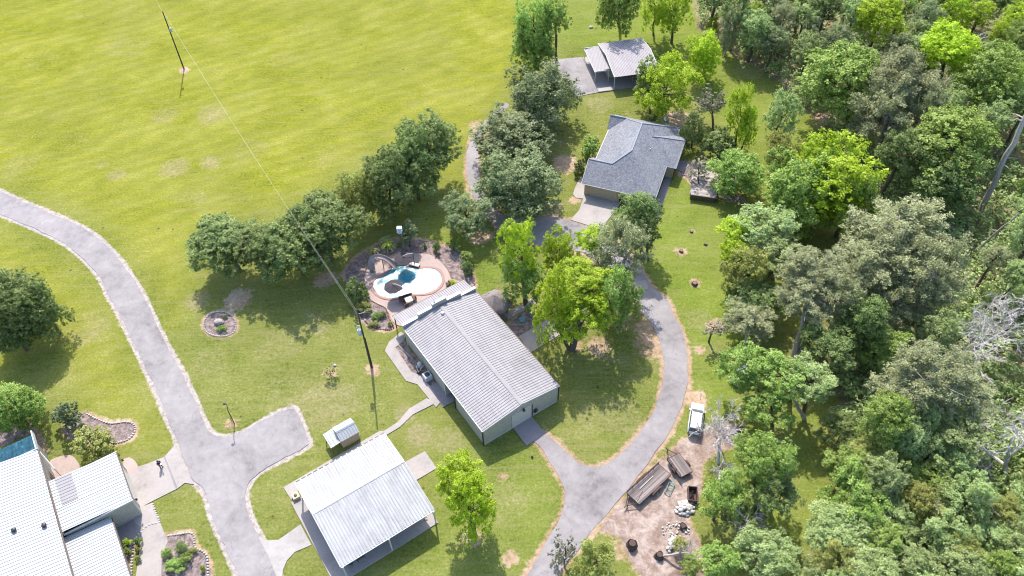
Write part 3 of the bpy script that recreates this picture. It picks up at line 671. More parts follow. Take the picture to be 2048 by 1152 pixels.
# ------------------------------------------------------------------ warehouse
O = P(968.6, 889.7); yw = R(-56.5)
wh = empty('warehouse', O, yw, 'long cream metal warehouse with galvanised ribbed gable roof and stepped parapet beside the pool', 'warehouse')
EV, RG, W, L = 3.7, 4.75, 12.25, 21.0
mb = MB()
rib_wall(mb, (0, 0), (0, W/2), 0, EV-.03, RG-.03, out=(1, 0)); rib_wall(mb, (0, W/2), (0, W), 0, RG-.03, EV-.03, out=(1, 0))
rib_wall(mb, (0, 0), (-7.2, 0), 0, EV-.03, out=(0, -1)); rib_wall(mb, (-9.6, 0), (-L, 0), 0, EV-.03, out=(0, -1)); rib_wall(mb, (0, W), (-L, W), 0, EV-.03, out=(0, 1))
rib_wall(mb, (-L, 0), (-L, W), 0, EV-.03, out=(-1, 0))
mb.quad((-7.2, 0, 0), (-7.2, 2.2, 0), (-7.2, 2.2, EV-.05), (-7.2, 0, EV-.05)); mb.quad((-9.6, 0, 0), (-9.6, 2.2, 0), (-9.6, 2.2, EV-.05), (-9.6, 0, EV-.05)); mb.quad((-9.6, 2.2, 0), (-7.2, 2.2, 0), (-7.2, 2.2, EV-.05), (-9.6, 2.2, EV-.05))
mb.build('wall', M['cream_wall'], wh)
mb = MB(); rib_plane(mb, (.12, -.1, EV), (-L+.04, -.1, EV), (-L+.04, W/2, RG), (.12, W/2, RG), .415, .055)
rib_plane(mb, (-L+.04, W+.1, EV), (.12, W+.1, EV), (.12, W/2, RG), (-L+.04, W/2, RG), .415, .055)
rf = mb.build('roof', M['roof_grey'], wh, mat2=M['seam_grey'])
mb = MB(); mb.slabquad((.16, W/2-.28, RG+.035), (-L+.4, W/2-.28, RG+.035), (-L+.4, W/2, RG+.09), (.16, W/2, RG+.09), .03); mb.slabquad((-L+.4, W/2+.28, RG+.035), (.16, W/2+.28, RG+.035), (.16, W/2, RG+.09), (-L+.4, W/2, RG+.09), .03)
mb.build('ridge_cap', M['ridge_grey'], rf)
mb = MB(); dy = W/2+.12
for s0, s1, z0, z1 in ((-.12, W/2, EV, RG), (W/2, W+.12, RG, EV)):
    mb.add([(.14, s0, z0-.16), (.17, s0, z0-.16), (.17, s1, z1-.16), (.14, s1, z1-.16), (.14, s0, z0+.06), (.17, s0, z0+.06), (.17, s1, z1+.06), (.14, s1, z1+.06)], [(0,3,2,1),(4,5,6,7),(0,1,5,4),(1,2,6,5),(2,3,7,6),(3,0,4,7)])
mb.build('gable_trim', M['white_trim'], wh)
for y0, y1 in ((-.13, -.24), (W+.13, W+.24)):
    g = MB(); g.box(-L, .12, min(y0, y1), max(y0, y1), EV-.14, EV-.02); g.build('gutter', M['white_trim'] if y0 < 0 else M['brown_trim'], wh)
for px_, py_ in ((.0, -.12), (.02, W+.08), (-7.1, -.1), (-9.7, -.1), (-20.6, -.1)):
    MB().box(px_-.06, px_+.06, py_-.07, py_+.07, 0, EV-.1).build('downpipe', M['black_trim'] if px_ > -8 else M['white_trim'], wh)
MB().box(.0, .05, 0, W, -.05, .1).build('base_trim', M['white_trim'], wh)
mb = MB(); sectional(mb, 'x', .02, 4.62, 7.72, .1, 3.0, 5); gd = mb.build('garage_door', M['cream_door'], wh)
mb = MB(); frame_box(mb, 'x', .05, 4.62, 7.72, .1, 3.0, .09, .05); mb.build('door_frame', M['white_trim'], gd)
MB().box(.03, .12, 7.74, 7.9, 0, 3.0).build('door_side_post', M['black_trim'], gd)
mb = MB(); mb.tube([(.03, 6.35, 3.45), (.22, 6.35, 3.45), (.26, 6.35, 3.38)], .05, 6); mb.lathe((.28, 6.35, 3.15), [(.02, .26), (.12, .2), (.2, .06), (.22, 0)], 12); mb.build('gable_lamp', M['black_trim'], wh)
mb = MB(); mb.tube([(.2+.0*k, 8.35+.34*math.cos(k*.63), 1.15+.34*math.sin(k*.63)) for k in range(11)], .05, 6); mb.tube([(.26, 8.35+.27*math.cos(k*.63), 1.15+.27*math.sin(k*.63)) for k in range(11)], .05, 6); mb.box(.03, .2, 8.2, 8.5, .9, 1.4); mb.build('hose_reel', M['black_trim'], wh)
MB().box(-8.9, -8.0, 2.12, 2.19, 0, 2.1).build('door', M['white_trim'], wh)
# stepped parapet
mb = MB(); st = W/5; hts = [4.25, 4.85, 5.5, 4.85, 4.25]; base_z = [3.6, 3.9, 4.3, 3.9, 3.6]
for k, hh in enumerate(hts):
    y0, y1 = k*st-(.15 if k == 0 else 0), (k+1)*st+(.15 if k == 4 else 0)
    mb.box(-L-.32, -L+.02, y0+.002, y1-.002, 3.2, hh)
pp = mb.build('parapet', M['cream_wall'], wh)
mb = MB()
for k, hh in enumerate(hts):
    y0, y1 = k*st-(.2 if k == 0 else 0), (k+1)*st+(.2 if k == 4 else 0); mb.bbox(-L-.4, -L+.08, y0, y1, hh, hh+.07, .015)
mb.build('parapet_cap', M['white_trim'], pp)
mb = MB(); rib_plane(mb, (-L-3.55, W+.12, 2.85), (-L-3.55, -.12, 2.85), (-L-.3, -.12, 3.55), (-L-.3, W+.12, 3.55), .36, .05)
lt = mb.build('lean_to_roof', M['roof_grey'], wh, mat2=M['seam_grey']); MB().box(-L-3.66, -L-3.56, -.14, W+.14, 2.72, 2.86).build('gutter', M['brown_trim'], lt)
for k in range(5): MB().box(-L-3.4, -L-3.26, .02+k*(W-.2)/4, .16+k*(W-.2)/4, .05, 2.82).build('post', M['brown_trim'], wh)
mb = MB(); mb.tube([(-L-.2, 5.4, 5.4), (-L-.2, 5.4, 6.35)], .035, 6); mb.lathe((-L-.2, 5.4, 5.55), [(.05, 0), (.16, .08), (.05, .2)], 10)
mb.tube([(-L-.9, 5.5, 6.2), (-L+.3, 5.25, 6.15)], .02, 5); mb.tube([(-L-.3, 4.9, 6.32), (-L-.1, 6.1, 6.32)], .02, 5)
mb.add([(-L-1.15, 5.55, 6.1), (-L-.85, 5.5, 6.38), (-L-.85, 5.5, 6.02), (-L-1.15, 5.58, 6.1), (-L-.85, 5.53, 6.38), (-L-.85, 5.53, 6.02)], [(0, 1, 2), (5, 4, 3), (0, 3, 4, 1), (1, 4, 5, 2), (2, 5, 3, 0)])
mb.build('weather_vane', M['steel'], wh)
MB().lathe((-19.3, 5.6, RG-.1), [(.28, 0), (.28, .14), (.22, .3), (.0, .36)], 12).build('roof_vent', M['steel'], wh)

# ------------------------------------------------------------------ pavilion (white workshop with porch)
O = P(784.7, 1100.5); yp = R(-57)
pv = empty('pavilion', O, yp, 'wide workshop with bright white ribbed metal roof and open porch at the bottom', 'workshop')
u0, u1, v0, v1 = -13.0, -.12, -6.3, 6.35; ur = -7.65; zs, zn, zr = 3.35, 3.6, 4.45
mb = MB(); rib_plane(mb, (u1, v0, zs), (u1, v1, zs), (ur, v1, zr), (ur, v0, zr), .38, .05); rib_plane(mb, (u0, v1, zn), (u0, v0, zn), (ur, v0, zr), (ur, v1, zr), .38, .05)
rf = mb.build('roof', M['roof_white'], pv, mat2=M['seam_white'])
mb = MB(); mb.slabquad((ur+.3, v0-.03, zr+.02), (ur+.3, v1+.03, zr+.02), (ur, v1+.03, zr+.1), (ur, v0-.03, zr+.1), .03); mb.slabquad((ur-.3, v1+.03, zr+.01), (ur-.3, v0-.03, zr+.01), (ur, v0-.03, zr+.1), (ur, v1+.03, zr+.1), .03); mb.build('ridge_cap', M['white_trim'], rf)
for (ua, za, ub, zb) in ((u1, zs, ur, zr), (ur, zr, u0, zn)):
    for vv in (v0-.06, v1):
        mb = MB(); mb.add([(ua, vv, za-.2), (ub, vv, zb-.2), (ub, vv, zb+.07), (ua, vv, za+.07), (ua, vv+.06, za-.2), (ub, vv+.06, zb-.2), (ub, vv+.06, zb+.07), (ua, vv+.06, za+.07)], [(0,1,2,3),(7,6,5,4),(0,4,5,1),(1,5,6,2),(2,6,7,3),(3,7,4,0)]); mb.build('gable_trim', M['white_trim'], pv)
MB().box(u1+.01, u1+.12, v0, v1, zs-.16, zs-.02).build('gutter', M['white_trim'], pv); g = MB(); g.box(u0-.16, u0-.04, v0, v1, zn-.14, zn-.03)
gt = g.build('gutter', M['white_trim'], pv); mb = MB()
for k in range(16): mb.box(u0-.17, u0-.01, v0+.1+k*.80, v0+.7+k*.80, zn-.028, zn-.01)
mb.build('gutter_guard', M['black_trim'], gt)
wu0, wu1, wv0, wv1 = -12.4, -3.3, -5.2, 5.8
mb = MB(); rib_wall(mb, (wu1, wv0), (wu1, wv1), .1, 3.75, out=(1, 0)); rib_wall(mb, (wu0, wv0), (wu0, wv1), .1, 3.6, out=(-1, 0))
for vv, o_ in ((wv0, -1), (wv1, 1)): rib_wall(mb, (wu0, vv), (ur, vv), .1, 3.6, 4.35, out=(0, o_)); rib_wall(mb, (ur, vv), (wu1, vv), .1, 4.35, 3.75, out=(0, o_))
mb.build('wall', M['cream_wall'], pv)
for ua, ub, z0, z1 in ((-10.4, -9.6, .9, 2.1), (-7.2, -4.2, .15, 2.6)):
    f = MB(); frame_box(f, 'y', wv0-.04, ua, ub, z0, z1, .08, .05); fo = f.build('window', M['white_trim'], pv); MB().box(ua, ub, wv0-.05, wv0-.03, z0, z1).build('pane', M['glass_dark'], fo)
for va, vb, z0, z1, nm in ((2.6, 5.2, .15, 2.5, 'window'), (-.6, .4, .15, 2.2, 'door'), (-3.6, -2.2, .9, 2.1, 'window')):
    f = MB(); frame_box(f, 'x', wu1+.04, va, vb, z0, z1, .08, .05); fo = f.build(nm, M['white_trim'], pv); MB().box(wu1+.03, wu1+.06, va, vb, z0, z1).build('pane', M['glass_dark'], fo)
for pu, pw in ((.0, 0.0), (.0, 6.2), (.0, -6.1)): 
    MB().box(pu-.08, pu+.08, pw-.08, pw+.08, .05, zs-.05).build('post', M['white_trim'], pv)
for pu in (-4.5, -9.0, -12.9): MB().box(pu-.08, pu+.08, -6.2, -6.04, .05, 3.5).build('post', M['white_trim'], pv)
def in_frame(O_, yaw, pts): c_, s_ = math.cos(yaw), math.sin(yaw); return [(O_[0]+u*c_-v*s_, O_[1]+u*s_+v*c_) for u, v in pts]
sheet('porch_slab', in_frame(O, yp, [(.12, -7.75), (.12, 6.45), (-12.9, 6.45), (-12.9, -7.75)]), .12, M['concrete'], .3)
PV_O, PV_Y = O, yp

# ------------------------------------------------------------------ little pump shed
O = P(721.5, 877); ysd = R(-57)
sh = empty('shed', O, ysd, 'tiny tan shed with metal gable roof just above the white workshop roof', 'shed')
mb = MB(); a, b = -2.35, 0.0; c0, c1 = -2.6, -.05
for (p, q, z1a, z1b, o_) in (((b, c0), (b, c1), 1.9, 1.9, (1, 0)), ((a, c0), (a, c1), 1.9, 1.9, (-1, 0)), ((a, c1), (a/2, c1), 1.9, 2.5, (0, 1)), ((a/2, c1), (b, c1), 2.5, 1.9, (0, 1)), ((a, c0), (a/2, c0), 1.9, 2.5, (0, -1)), ((a/2, c0), (b, c0), 2.5, 1.9, (0, -1))): rib_wall(mb, p, q, 0, z1a, z1b, .22, .02, o_)
mb.build('wall', M['beige_wall'], sh)
mb = MB(); rib_plane(mb, (b+.15, c0-.1, 1.88), (b+.15, c1+.12, 1.88), (a/2, c1+.12, 2.55), (a/2, c0-.1, 2.55), .4, .04); rib_plane(mb, (a-.15, c1+.12, 1.88), (a-.15, c0-.1, 1.88), (a/2, c0-.1, 2.55), (a/2, c1+.12, 2.55), .4, .04)
rf = mb.build('roof', M['roof_white_b'], sh, mat2=M['seam_white']); mb = MB(); mb.slabquad((a/2+.2, c0-.12, 2.5), (a/2+.2, c1+.14, 2.5), (a/2, c1+.14, 2.62), (a/2, c0-.12, 2.62), .03); mb.slabquad((a/2-.2, c1+.14, 2.5), (a/2-.2, c0-.12, 2.5), (a/2, c0-.12, 2.62), (a/2, c1+.14, 2.62), .03); mb.build('ridge_cap', M['steel'], rf)
mb = MB(); rib_plane(mb, (b+.1, c0-1.55, 1.62), (b+.1, c0-.12, 1.82), (a-.1, c0-.12, 1.82), (a-.1, c0-1.55, 1.62), .42, .04); mb.build('canopy', M['roof_white_b'], sh, mat2=M['seam_white'])
for u in (b, a): MB().box(u-.05, u+.05, c0-1.45, c0-1.35, 0, 1.6).build('post', M['brown_trim'], sh)
MB().box(-1.5, -.7, c0-.06, c0-.02, 0, 1.75).build('door', M['tan_door'], sh)

# ------------------------------------------------------------------ big house at lower left with its garage wing
O = P(230.5, 904.9, 4.2); O[2] = 0; yl = R(-58.5)
bh = empty('farmhouse', O, yl, 'large house with white ribbed metal roofs and a garage wing in the lower left corner', 'house')
mb = MB(); rib_plane(mb, (-5.0, -8.1, 5.4), (22, -8.1, 5.4), (22, -22, 7.6), (-5.0, -22, 7.6), .45, .05); mb.build('main_roof', M['roof_white_b'], bh, mat2=M['seam_white'])
mb = MB(); rib_plane(mb, (-8.2, -8.3, 4.7), (-8.2, -22, 4.7), (-5.05, -22, 5.7), (-5.05, -8.3, 5.3), .42, .04); mb.build('porch_roof', M['teal_panel'], bh)
mb = MB(); mb.box(-5.12, -4.98, -22, -8.0, 5.2, 5.55); mb.box(-8.3, -5.1, -8.28, -8.14, 4.55, 5.5); mb.build('fascia', M['white_trim'], bh)
mb = MB(); mb.box(-4.9, 22, -8.06, -7.93, 5.2, 5.36); mb.build('gutter', M['brown_trim'], bh)
mb = MB(); rib_wall(mb, (-4.6, -8.45), (22, -8.45), 0, 5.3, out=(0, 1), pitch=.3); rib_wall(mb, (-4.6, -8.45), (-4.6, -21), 0, 5.4, out=(-1, 0)); rib_wall(mb, (-8.0, -8.6), (-4.6, -8.6), 0, 4.55, 5.1, out=(0, 1)); mb.build('wall', M['cream_wall'], bh)
MB().box(-3.6, -2.5, -8.42, -8.36, .1, 2.2).build('door', M['brown_trim'], bh)
def LL(x, y, z):
    q = P(x, y, z)-O; c_, s_ = math.cos(yl), math.sin(yl); return (q[0]*c_+q[1]*s_, -q[0]*s_+q[1]*c_, z)
MB().tube([LL(76, 900, 3.6), LL(109, 938, 2.9)], .09, 4).build('porch_beam', M['white_trim'], bh)
p_ = LL(109, 938, 2.9); MB().tube([(p_[0], p_[1], 0), p_], .08, 4).build('post', M['white_trim'], bh)
# garage wing
g0, g1, h0, h1, gr = 0.0, 7.85, -8.05, .05, 4.45
wg = MB(); rib_plane(wg, (g1, h1, 4.12), (g0, h1, 4.12), (g0, h0, 4.72), (g1, h0, 4.72), .45, .045)
wr = wg.build('garage_roof', M['roof_white_b'], bh, mat2=M['seam_white'])
MB().slabquad((gr-.06, h1, 4.19), (gr-.06, h0, 4.79), (gr+.04, h0, 4.79), (gr+.04, h1, 4.19), .03).build('roof_flashing', M['steel'], wr)
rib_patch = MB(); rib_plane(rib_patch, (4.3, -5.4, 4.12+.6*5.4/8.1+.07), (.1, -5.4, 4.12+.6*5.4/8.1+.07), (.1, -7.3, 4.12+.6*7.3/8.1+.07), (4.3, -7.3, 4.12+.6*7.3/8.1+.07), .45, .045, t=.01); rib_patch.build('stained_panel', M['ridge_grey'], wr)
mb = MB(); mb.box(g0-.12, g0-.01, h0-.1, h1+.12, 3.95, 4.2); mb.box(g1+.01, g1+.12, h0-.1, h1+.12, 4.0, 4.24); mb.box(g0, g1, h0-.14, h0-.02, 4.0, 4.75); mb.build('fascia', M['white_trim'], wr)
mb = MB(); mb.box(g0, g1, h1+.02, h1+.12, 3.98, 4.2); mb.build('gutter', M['brown_trim'], wr)
mb = MB(); rib_wall(mb, (g1-.15, h0), (g1-.15, h1-.2), 0, 4.1, out=(1, 0)); rib_wall(mb, (g0+.15, h1-.2), (g1-.15, h1-.2), 0, 4.1, out=(0, 1)); rib_wall(mb, (g0+.15, h0), (g0+.15, h1-.2), 0, 4.1, out=(-1, 0)); mb.build('garage_wall', M['cream_wall'], bh)
mb = MB(); sectional(mb, 'y', h1-.18, 1.2, 6.4, .08, 2.6, 4); mb.build('garage_door', M['cream_door'], bh)
for gu in (.55, 7.1):
    mb = MB(); mb.tube([(gu, h1-.15, 2.9), (gu, h1+.12, 3.0), (gu, h1+.2, 2.95)], .03, 6); mb.lathe((gu, h1+.2, 2.6), [(.06, 0), (.13, .05), (.13, .3), (.02, .4)], 8); mb.build('wall_lamp', M['black_trim'], bh)
# second wing
mb = MB(); rib_plane(mb, (g1+.05, -8.4, 3.55), (22, -8.4, 3.55), (22, -3.0, 3.1), (g1+.05, -3.0, 3.1), .43, .045); w2 = mb.build('wing_roof', M['roof_white_b'], bh, mat2=M['seam_white'])
mb = MB(); mb.box(g1+.3, 22, -2.98, -2.86, 2.95, 3.12); mb.build('gutter', M['brown_trim'], w2)
mb = MB(); rib_wall(mb, (g1, -3.4), (22, -3.4), 0, 3.05, out=(0, 1)); mb.build('wing_wall', M['cream_wall'], bh)
for pu, pw in ((5.6, -12.4), (6.6, -9.4), (1.6, -14.8)):
    zz = 5.4+(-8.1-pw)*.158; MB().lathe((pu, pw, zz), [(.16, -.2), (.16, .12), (.27, .16), (.3, .32), (.22, .46), (.0, .52)], 12).build('roof_vent', M['black_trim'], bh)

# ------------------------------------------------------------------ shingled house
O = P(1163, 367.3, 2.7); O[2] = 0; yh = R(-20.6)
hs = empty('house', O, yh, 'tan house with grey shingled hip roof and double garage door facing the camera', 'house')
def LH(x, y, z):
    q = P(x, y, z)-O; c_, s_ = math.cos(yh), math.sin(yh); return (q[0]*c_+q[1]*s_, -q[0]*s_+q[1]*c_, z)
EA = 2.75
A = (0, 0, EA); B_ = (12.9, 0, EA); Cc = (12.9, 9.1, EA); D_ = (14.55, 9.1, EA); E_ = (14.6, 16.3, 3.3); F_ = (12.9, 17.1, EA); Gk = (12.9, 20.5, EA); Hk = (.6, 20.5, EA); Ik = (.6, 5.0, EA)
ap = (6.85, 6.66, 6.55); ab = (6.75, 14.6, 6.55); wr1 = (0, 4.05, 4.98); wr2 = (4.2, 4.05, 4.98); wv = (0.0, 5.0, 4.45)
mb = MB(); V_ = [A, B_, Cc, Gk, Hk, Ik, ap, ab, wr1, wr2, D_, E_, F_]
mb.add([A, B_, ap, wr2, wr1], [(0, 1, 2, 3, 4)])                      # front slope with the garage wing
mb.add([(0, 4.05, 4.98), (4.2, 4.05, 4.98), (.6, 6.9, 3.1), (0, 6.9, 3.1)], [(0, 1, 2, 3)])
mb.add([wr2, ap, ab, Hk, (.6, 4.6, EA)], [(0, 1, 2, 3, 4)])           # left slope
mb.add([ap, B_, Gk, ab], [(0, 1, 2, 3)])                              # right slope
mb.add([ab, Gk, Hk], [(0, 1, 2)])
# bump-out on the right
r0 = (9.05, 13.35, 5.17); h1_ = (10.3, 13.5, 5.19); re_ = (14.6, 16.3, 3.35)
mb.add([r0, h1_, (14.2, 9.1, EA+.02), (12.6, 9.1, EA+.02)], [(3, 2, 1, 0)]); mb.add([h1_, re_, (14.55, 9.1, EA+.02), (14.2, 9.1, EA+.02)], [(3, 2, 1, 0)]); mb.add([r0, h1_, re_, (14.55, 18.0, EA), (12.8, 18.2, EA)], [(0, 1, 2), (0, 2, 3, 4)])
# low cross gable at the rear left
mb.add([(.2, 18.0, 4.45), (3.45, 18.0, 4.45), (.6, 15.9, EA+.02), (.2, 15.9, EA+.02)], [(0, 1, 2, 3)]); mb.add([(.2, 18.0, 4.45), (3.45, 18.0, 4.45), (.5, 20.4, EA+.05), (.2, 20.4, EA+.05)], [(0, 1, 2, 3)])
hr = mb.build('roof', M['shingle'], hs)
mb = MB(); 
for a_, b_ in ((wr1, wr2), (wr2, ap), (ap, ab), (r0, h1_), (h1_, re_), ((.2, 18.0, 4.45), (3.45, 18.0, 4.45)), (ab, Hk), (ab, Gk)): 
    mb.tube([(a_[0], a_[1], a_[2]), (b_[0], b_[1], b_[2])], .11, 6)
mb.build('ridge_shingles', simple('ridge_shingle', (.25, .275, .32), .8, var=.12, scale=8), hr)
mb = MB()
for a_, b_ in ((A, B_), (B_, Cc), (Cc, D_), (D_, E_), (Gk, Hk), (Hk, (.6, 7, EA)), (A, wr1), (F_, Gk)):
    a2, b2 = np.array(a_), np.array(b_); mb.tube([a2+[0, 0, -.06], b2+[0, 0, -.06]], .075, 4)
mb.build('fascia', M['white_trim'], hr)
for x_, y_, z_ in (LH(1308, 258, 5.4), LH(1300, 301, 4.7), LH(1293, 350, 3.5)): MB().tube([(x_, y_, z_-.6), (x_, y_, z_+.45)], .07, 8).build('vent_pipe', M['steel'], hr)
mb = MB(); mb.box(.45, 12.5, .45, 20.0, .0, EA-.04); mb.box(12.4, 14.1, 9.5, 16.7, 0, EA-.04); mb.add([(.12, .45, EA-.06), (.12, 7, EA-.06), (.12, 4.05, 4.9)], [(0, 1, 2)]); mb.build('wall', M['beige_wall'], hs)
mb = MB(); sectional(mb, 'y', .44, 1.35, 6.25, .06, 2.25, 4, -1); gd = mb.build('garage_door', M['tan_door'], hs); mb = MB(); frame_box(mb, 'y', .42, 1.35, 6.25, .06, 2.25, .13, .06); mb.build('door_frame', simple('door_casing', (.45, .3, .14), .6), gd)
mb = MB(); mb.box(6.7, 7.7, .40, .44, .05, 2.15); mb.build('door', M['dark_gap'], hs)
for wx in (8.6, 10.6):
    f = MB(); frame_box(f, 'y', .42, wx, wx+1.1, .9, 2.1, .08, .05); fo = f.build('window', M['white_trim'], hs); MB().box(wx, wx+1.1, .41, .44, .9, 2.1).build('pane', M['glass_dark'], fo)
for wy in (3, 6.5):
    f = MB(); frame_box(f, 'x', 12.52, wy, wy+1.3, .9, 2.1, .08, .05); fo = f.build('window', M['white_trim'], hs); MB().box(12.5, 12.55, wy, wy+1.3, .9, 2.1).build('pane', M['glass_dark'], fo)
for q in ((12.65, 8.7), (14.3, 9.3)): MB().box(q[0]-.08, q[0]+.08, q[1]-.08, q[1]+.08, 0, EA-.1).build('post', M['brown_trim'], hs)

# ------------------------------------------------------------------ metal garage at the top
O = P(1229.6, 154, 3.2); O[2] = 0; yg = R(10.3)
gg = empty('metal_garage', O, yg, 'metal garage with lilac grey ribbed gable roof and lower side canopy', 'garage')
mb = MB(); a, b, c, d, r_ = 0, 9.26, 0, 12.35, 6.6
rib_plane(mb, (a, c, 3.15), (b, c, 3.15), (b, r_, 4.1), (a, r_, 4.1), .30, .05); rib_plane(mb, (b, d, 3.15), (a, d, 3.15), (a, r_, 4.1), (b, r_, 4.1), .30, .05); mb.build('roof', M['roof_lilac'], gg, mat2=M['seam_lilac'])
for vv in (a-.12, b+.0):
    for (ya, za, yb, zb) in ((c-.05, 3.15, r_, 4.1), (r_, 4.1, d+.05, 3.15)):
        mb = MB(); mb.add([(vv, ya, za-.2), (vv, yb, zb-.2), (vv, yb, zb+.08), (vv, ya, za+.08), (vv+.12, ya, za-.2), (vv+.12, yb, zb-.2), (vv+.12, yb, zb+.08), (vv+.12, ya, za+.08)], [(0,1,2,3),(7,6,5,4),(0,4,5,1),(1,5,6,2),(2,6,7,3),(3,7,4,0)]); mb.build('gable_trim', M['white_trim'], gg)
mb = MB(); rib_plane(mb, (-3.0, 3.4, 2.5), (-3.0, 11.8, 2.5), (-.12, 11.8, 2.95), (-.12, 3.4, 2.95), .30, .045); cn = mb.build('canopy_roof', M['roof_lilac'], gg, mat2=M['seam_lilac'])
mb = MB(); mb.box(-3.1, -3.01, 3.3, 11.9, 2.38, 2.55); mb.box(-3.0, -.13, 3.28, 3.38, 2.5, 2.75); mb.box(-3.0, -.13, 11.82, 11.92, 2.5, 2.8); mb.build('canopy_trim', M['white_trim'], cn)
mb = MB(); rib_wall(mb, (.1, 4.2), (.1, 12.2), 0, 3.1, out=(-1, 0)); rib_wall(mb, (b-.1, 4.2), (b-.1, 12.2), 0, 3.1, out=(1, 0)); rib_wall(mb, (.1, 12.2), (b-.1, 12.2), 0, 3.1, out=(0, 1)); rib_wall(mb, (.1, 4.2), (5.0, 4.2), 0, 3.6, out=(0, -1)); rib_wall(mb, (8.2, 4.2), (9.2, 4.2), 0, 3.6, out=(0, -1)); mb.build('wall', M['cream_wall'], gg)
MB().box(5.0, 8.2, 4.3, 4.4, 0, 3.5).build('opening_shade', M['dark_gap'], gg)  # dark panel across the gap stands for the shade inside
for q in ((.12, .25), (4.9, .25), (9.1, .25), (-2.9, 3.5), (-2.9, 11.7), (-.2, 3.3)): MB().box(q[0]-.06, q[0]+.06, q[1]-.06, q[1]+.06, .1, 3.1 if q[0] > -1 else 2.5).build('post', M['white_trim'], gg)
gs = in_frame(O, yg, [(-3.1, .05), (9.5, .05), (9.5, 12.6), (-3.1, 12.6)]); sheet('garage_slab', gs, .16, M['concrete_dark'], .3)
sheet('garage_slab', in_frame(O, yg, [(-3.0, .15), (.05, .15), (.05, 1.5), (-3.0, 1.5)]), .166, M['concrete_white'], .02); sheet('garage_slab', in_frame(O, yg, [(-3.0, 10.6), (-1.6, 10.6), (-1.6, 12.5), (-3.0, 12.5)]), .166, M['concrete_white'], .02)
sheet('parking_pad', in_frame(O, yg, [(-3.12, .1), (-3.12, 12.9), (-9.4, 13.2), (-8.8, 4), (-7.4, -.4)]), .06, M['asphalt'], .2)
GG_O, GG_Y = O, yg

# ------------------------------------------------------------------ palapa and small outbuilding
O = P(990, 622); pl = empty('palapa', O, R(-57), 'thatched grey hut roof between the warehouse and the curving path', 'hut')
mb = MB(); rng = np.random.default_rng(5); nr = 26
rings = [(2.35, 1.75), (2.30, 2.0), (1.7, 2.55), (1.1, 3.05), (.5, 3.5), (.08, 3.75)]
vs = []; 
for r_, z_ in rings:
    for k in range(nr):
        a = 2*math.pi*k/nr; sq = 1/max(abs(math.cos(a)), abs(math.sin(a))); rr = r_*(.55+.45*sq)*(1+rng.uniform(-.05, .05)); vs.append((rr*math.cos(a), rr*math.sin(a), z_+rng.uniform(-.07, .07)))
mb.add(vs, [(i*nr+k, i*nr+(k+1) % nr, (i+1)*nr+(k+1) % nr, (i+1)*nr+k) for i in range(5) for k in range(nr)]); mb.build('thatched_roof', M['thatch'], pl, True)
mb = MB()
for k in range(420):
    a = rng.uniform(0, 6.28); f = rng.uniform(.05, 1); sq = 1/max(abs(math.cos(a)), abs(math.sin(a))); r0_ = 2.35*f*(.55+.45*sq); z_ = 3.8-1.85*f; r1_ = r0_+.28; mb.tube([(r0_*math.cos(a), r0_*math.sin(a), z_+.03), (r1_*math.cos(a+.03), r1_*math.sin(a+.03), z_-.22)], .018, 3, False)
tag(mb.build('straw', M['thatch'], pl), kind='stuff')
for a in (45, 135, 225, 315): MB().tube([(1.9*math.cos(R(a)), 1.9*math.sin(R(a)), 0), (1.9*math.cos(R(a)), 1.9*math.sin(R(a)), 2.3)], .09, 8).build('post', M['brown_trim'], pl)
O = P(1409, 366, 1.2); O[2] = 0; oh = empty('deck_hut', O, R(-14), 'low flat outbuilding with pale board roof half under the trees right of the shingled house', 'hut')
MB().box(-2.3, 2.3, -3.5, 3.3, 1.05, 1.2).build('roof', planks('pale_boards', (.30, .26, .24), .3, (.14, .12, .11)), oh); mb = MB(); mb.box(-2.1, 2.1, -3.3, 3.1, 0, 1.05); mb.build('wall', M['brown_trim'], oh)
for q in ((-2.2, -3.4), (2.2, -3.4), (-2.2, 0)): MB().box(q[0]-.06, q[0]+.06, q[1]-.06, q[1]+.06, 1.2, 1.5).build('rail_post', M['brown_trim'], oh)

# ------------------------------------------------------------------ poles, wires, lamp
def utility_pole(bx, by, tx, ty, h, label, twin=False):
    B = P(bx, by); T = P(tx, ty, h); t = empty('utility_pole', B, 0, label, 'utility pole', 'utility poles'); d = T-B
    mb = MB(); mb.tube([(0, 0, -.2), d*.5, d], [.15, .125, .10], 10); mb.build('pole', M['pole_wood'], t)
    return t, B, T
tp, B1, T1 = utility_pole(368, 138, 325, 23, 13.0, 'lone dark wooden utility pole standing in the open field at upper left')
f = (T1-B1); q = f*.70
mb = MB(); mb.lathe(q+np.array([.32, -.05, -.5]), [(.05, 0), (.24, .03), (.26, .75), (.2, .86), (.03, .95)], 12); mb.build('transformer', M['ac_blue'], tp, True)
mb = MB(); p0 = f*.9; mb.tube([p0, p0+np.array([.55, -.1, .12])], .03, 6); mb.lathe(p0+np.array([.55, -.1, .1]), [(.05, 0), (.07, .05), (.03, .16)], 8); mb.build('insulator', M['white_trim'], tp)
tp2, B2, T2 = utility_pole(742.7, 734.7, 713.8, 619, 13.1, 'dark wooden utility pole with transformer beside the footpath of the warehouse')
f2 = T2-B2
for k, (hh, ln) in enumerate(((.93, .9), (.80, .7), (.73, -.8))):
    mb = MB(); p0 = f2*hh; e = p0+np.array([ln, .15, .1]); mb.tube([p0, e], .035, 6); mb.lathe(e, [(.05, -.02), (.08, .06), (.03, .2)], 8); mb.build('crossarm', M['white_trim'] if k != 1 else M['steel'], tp2)
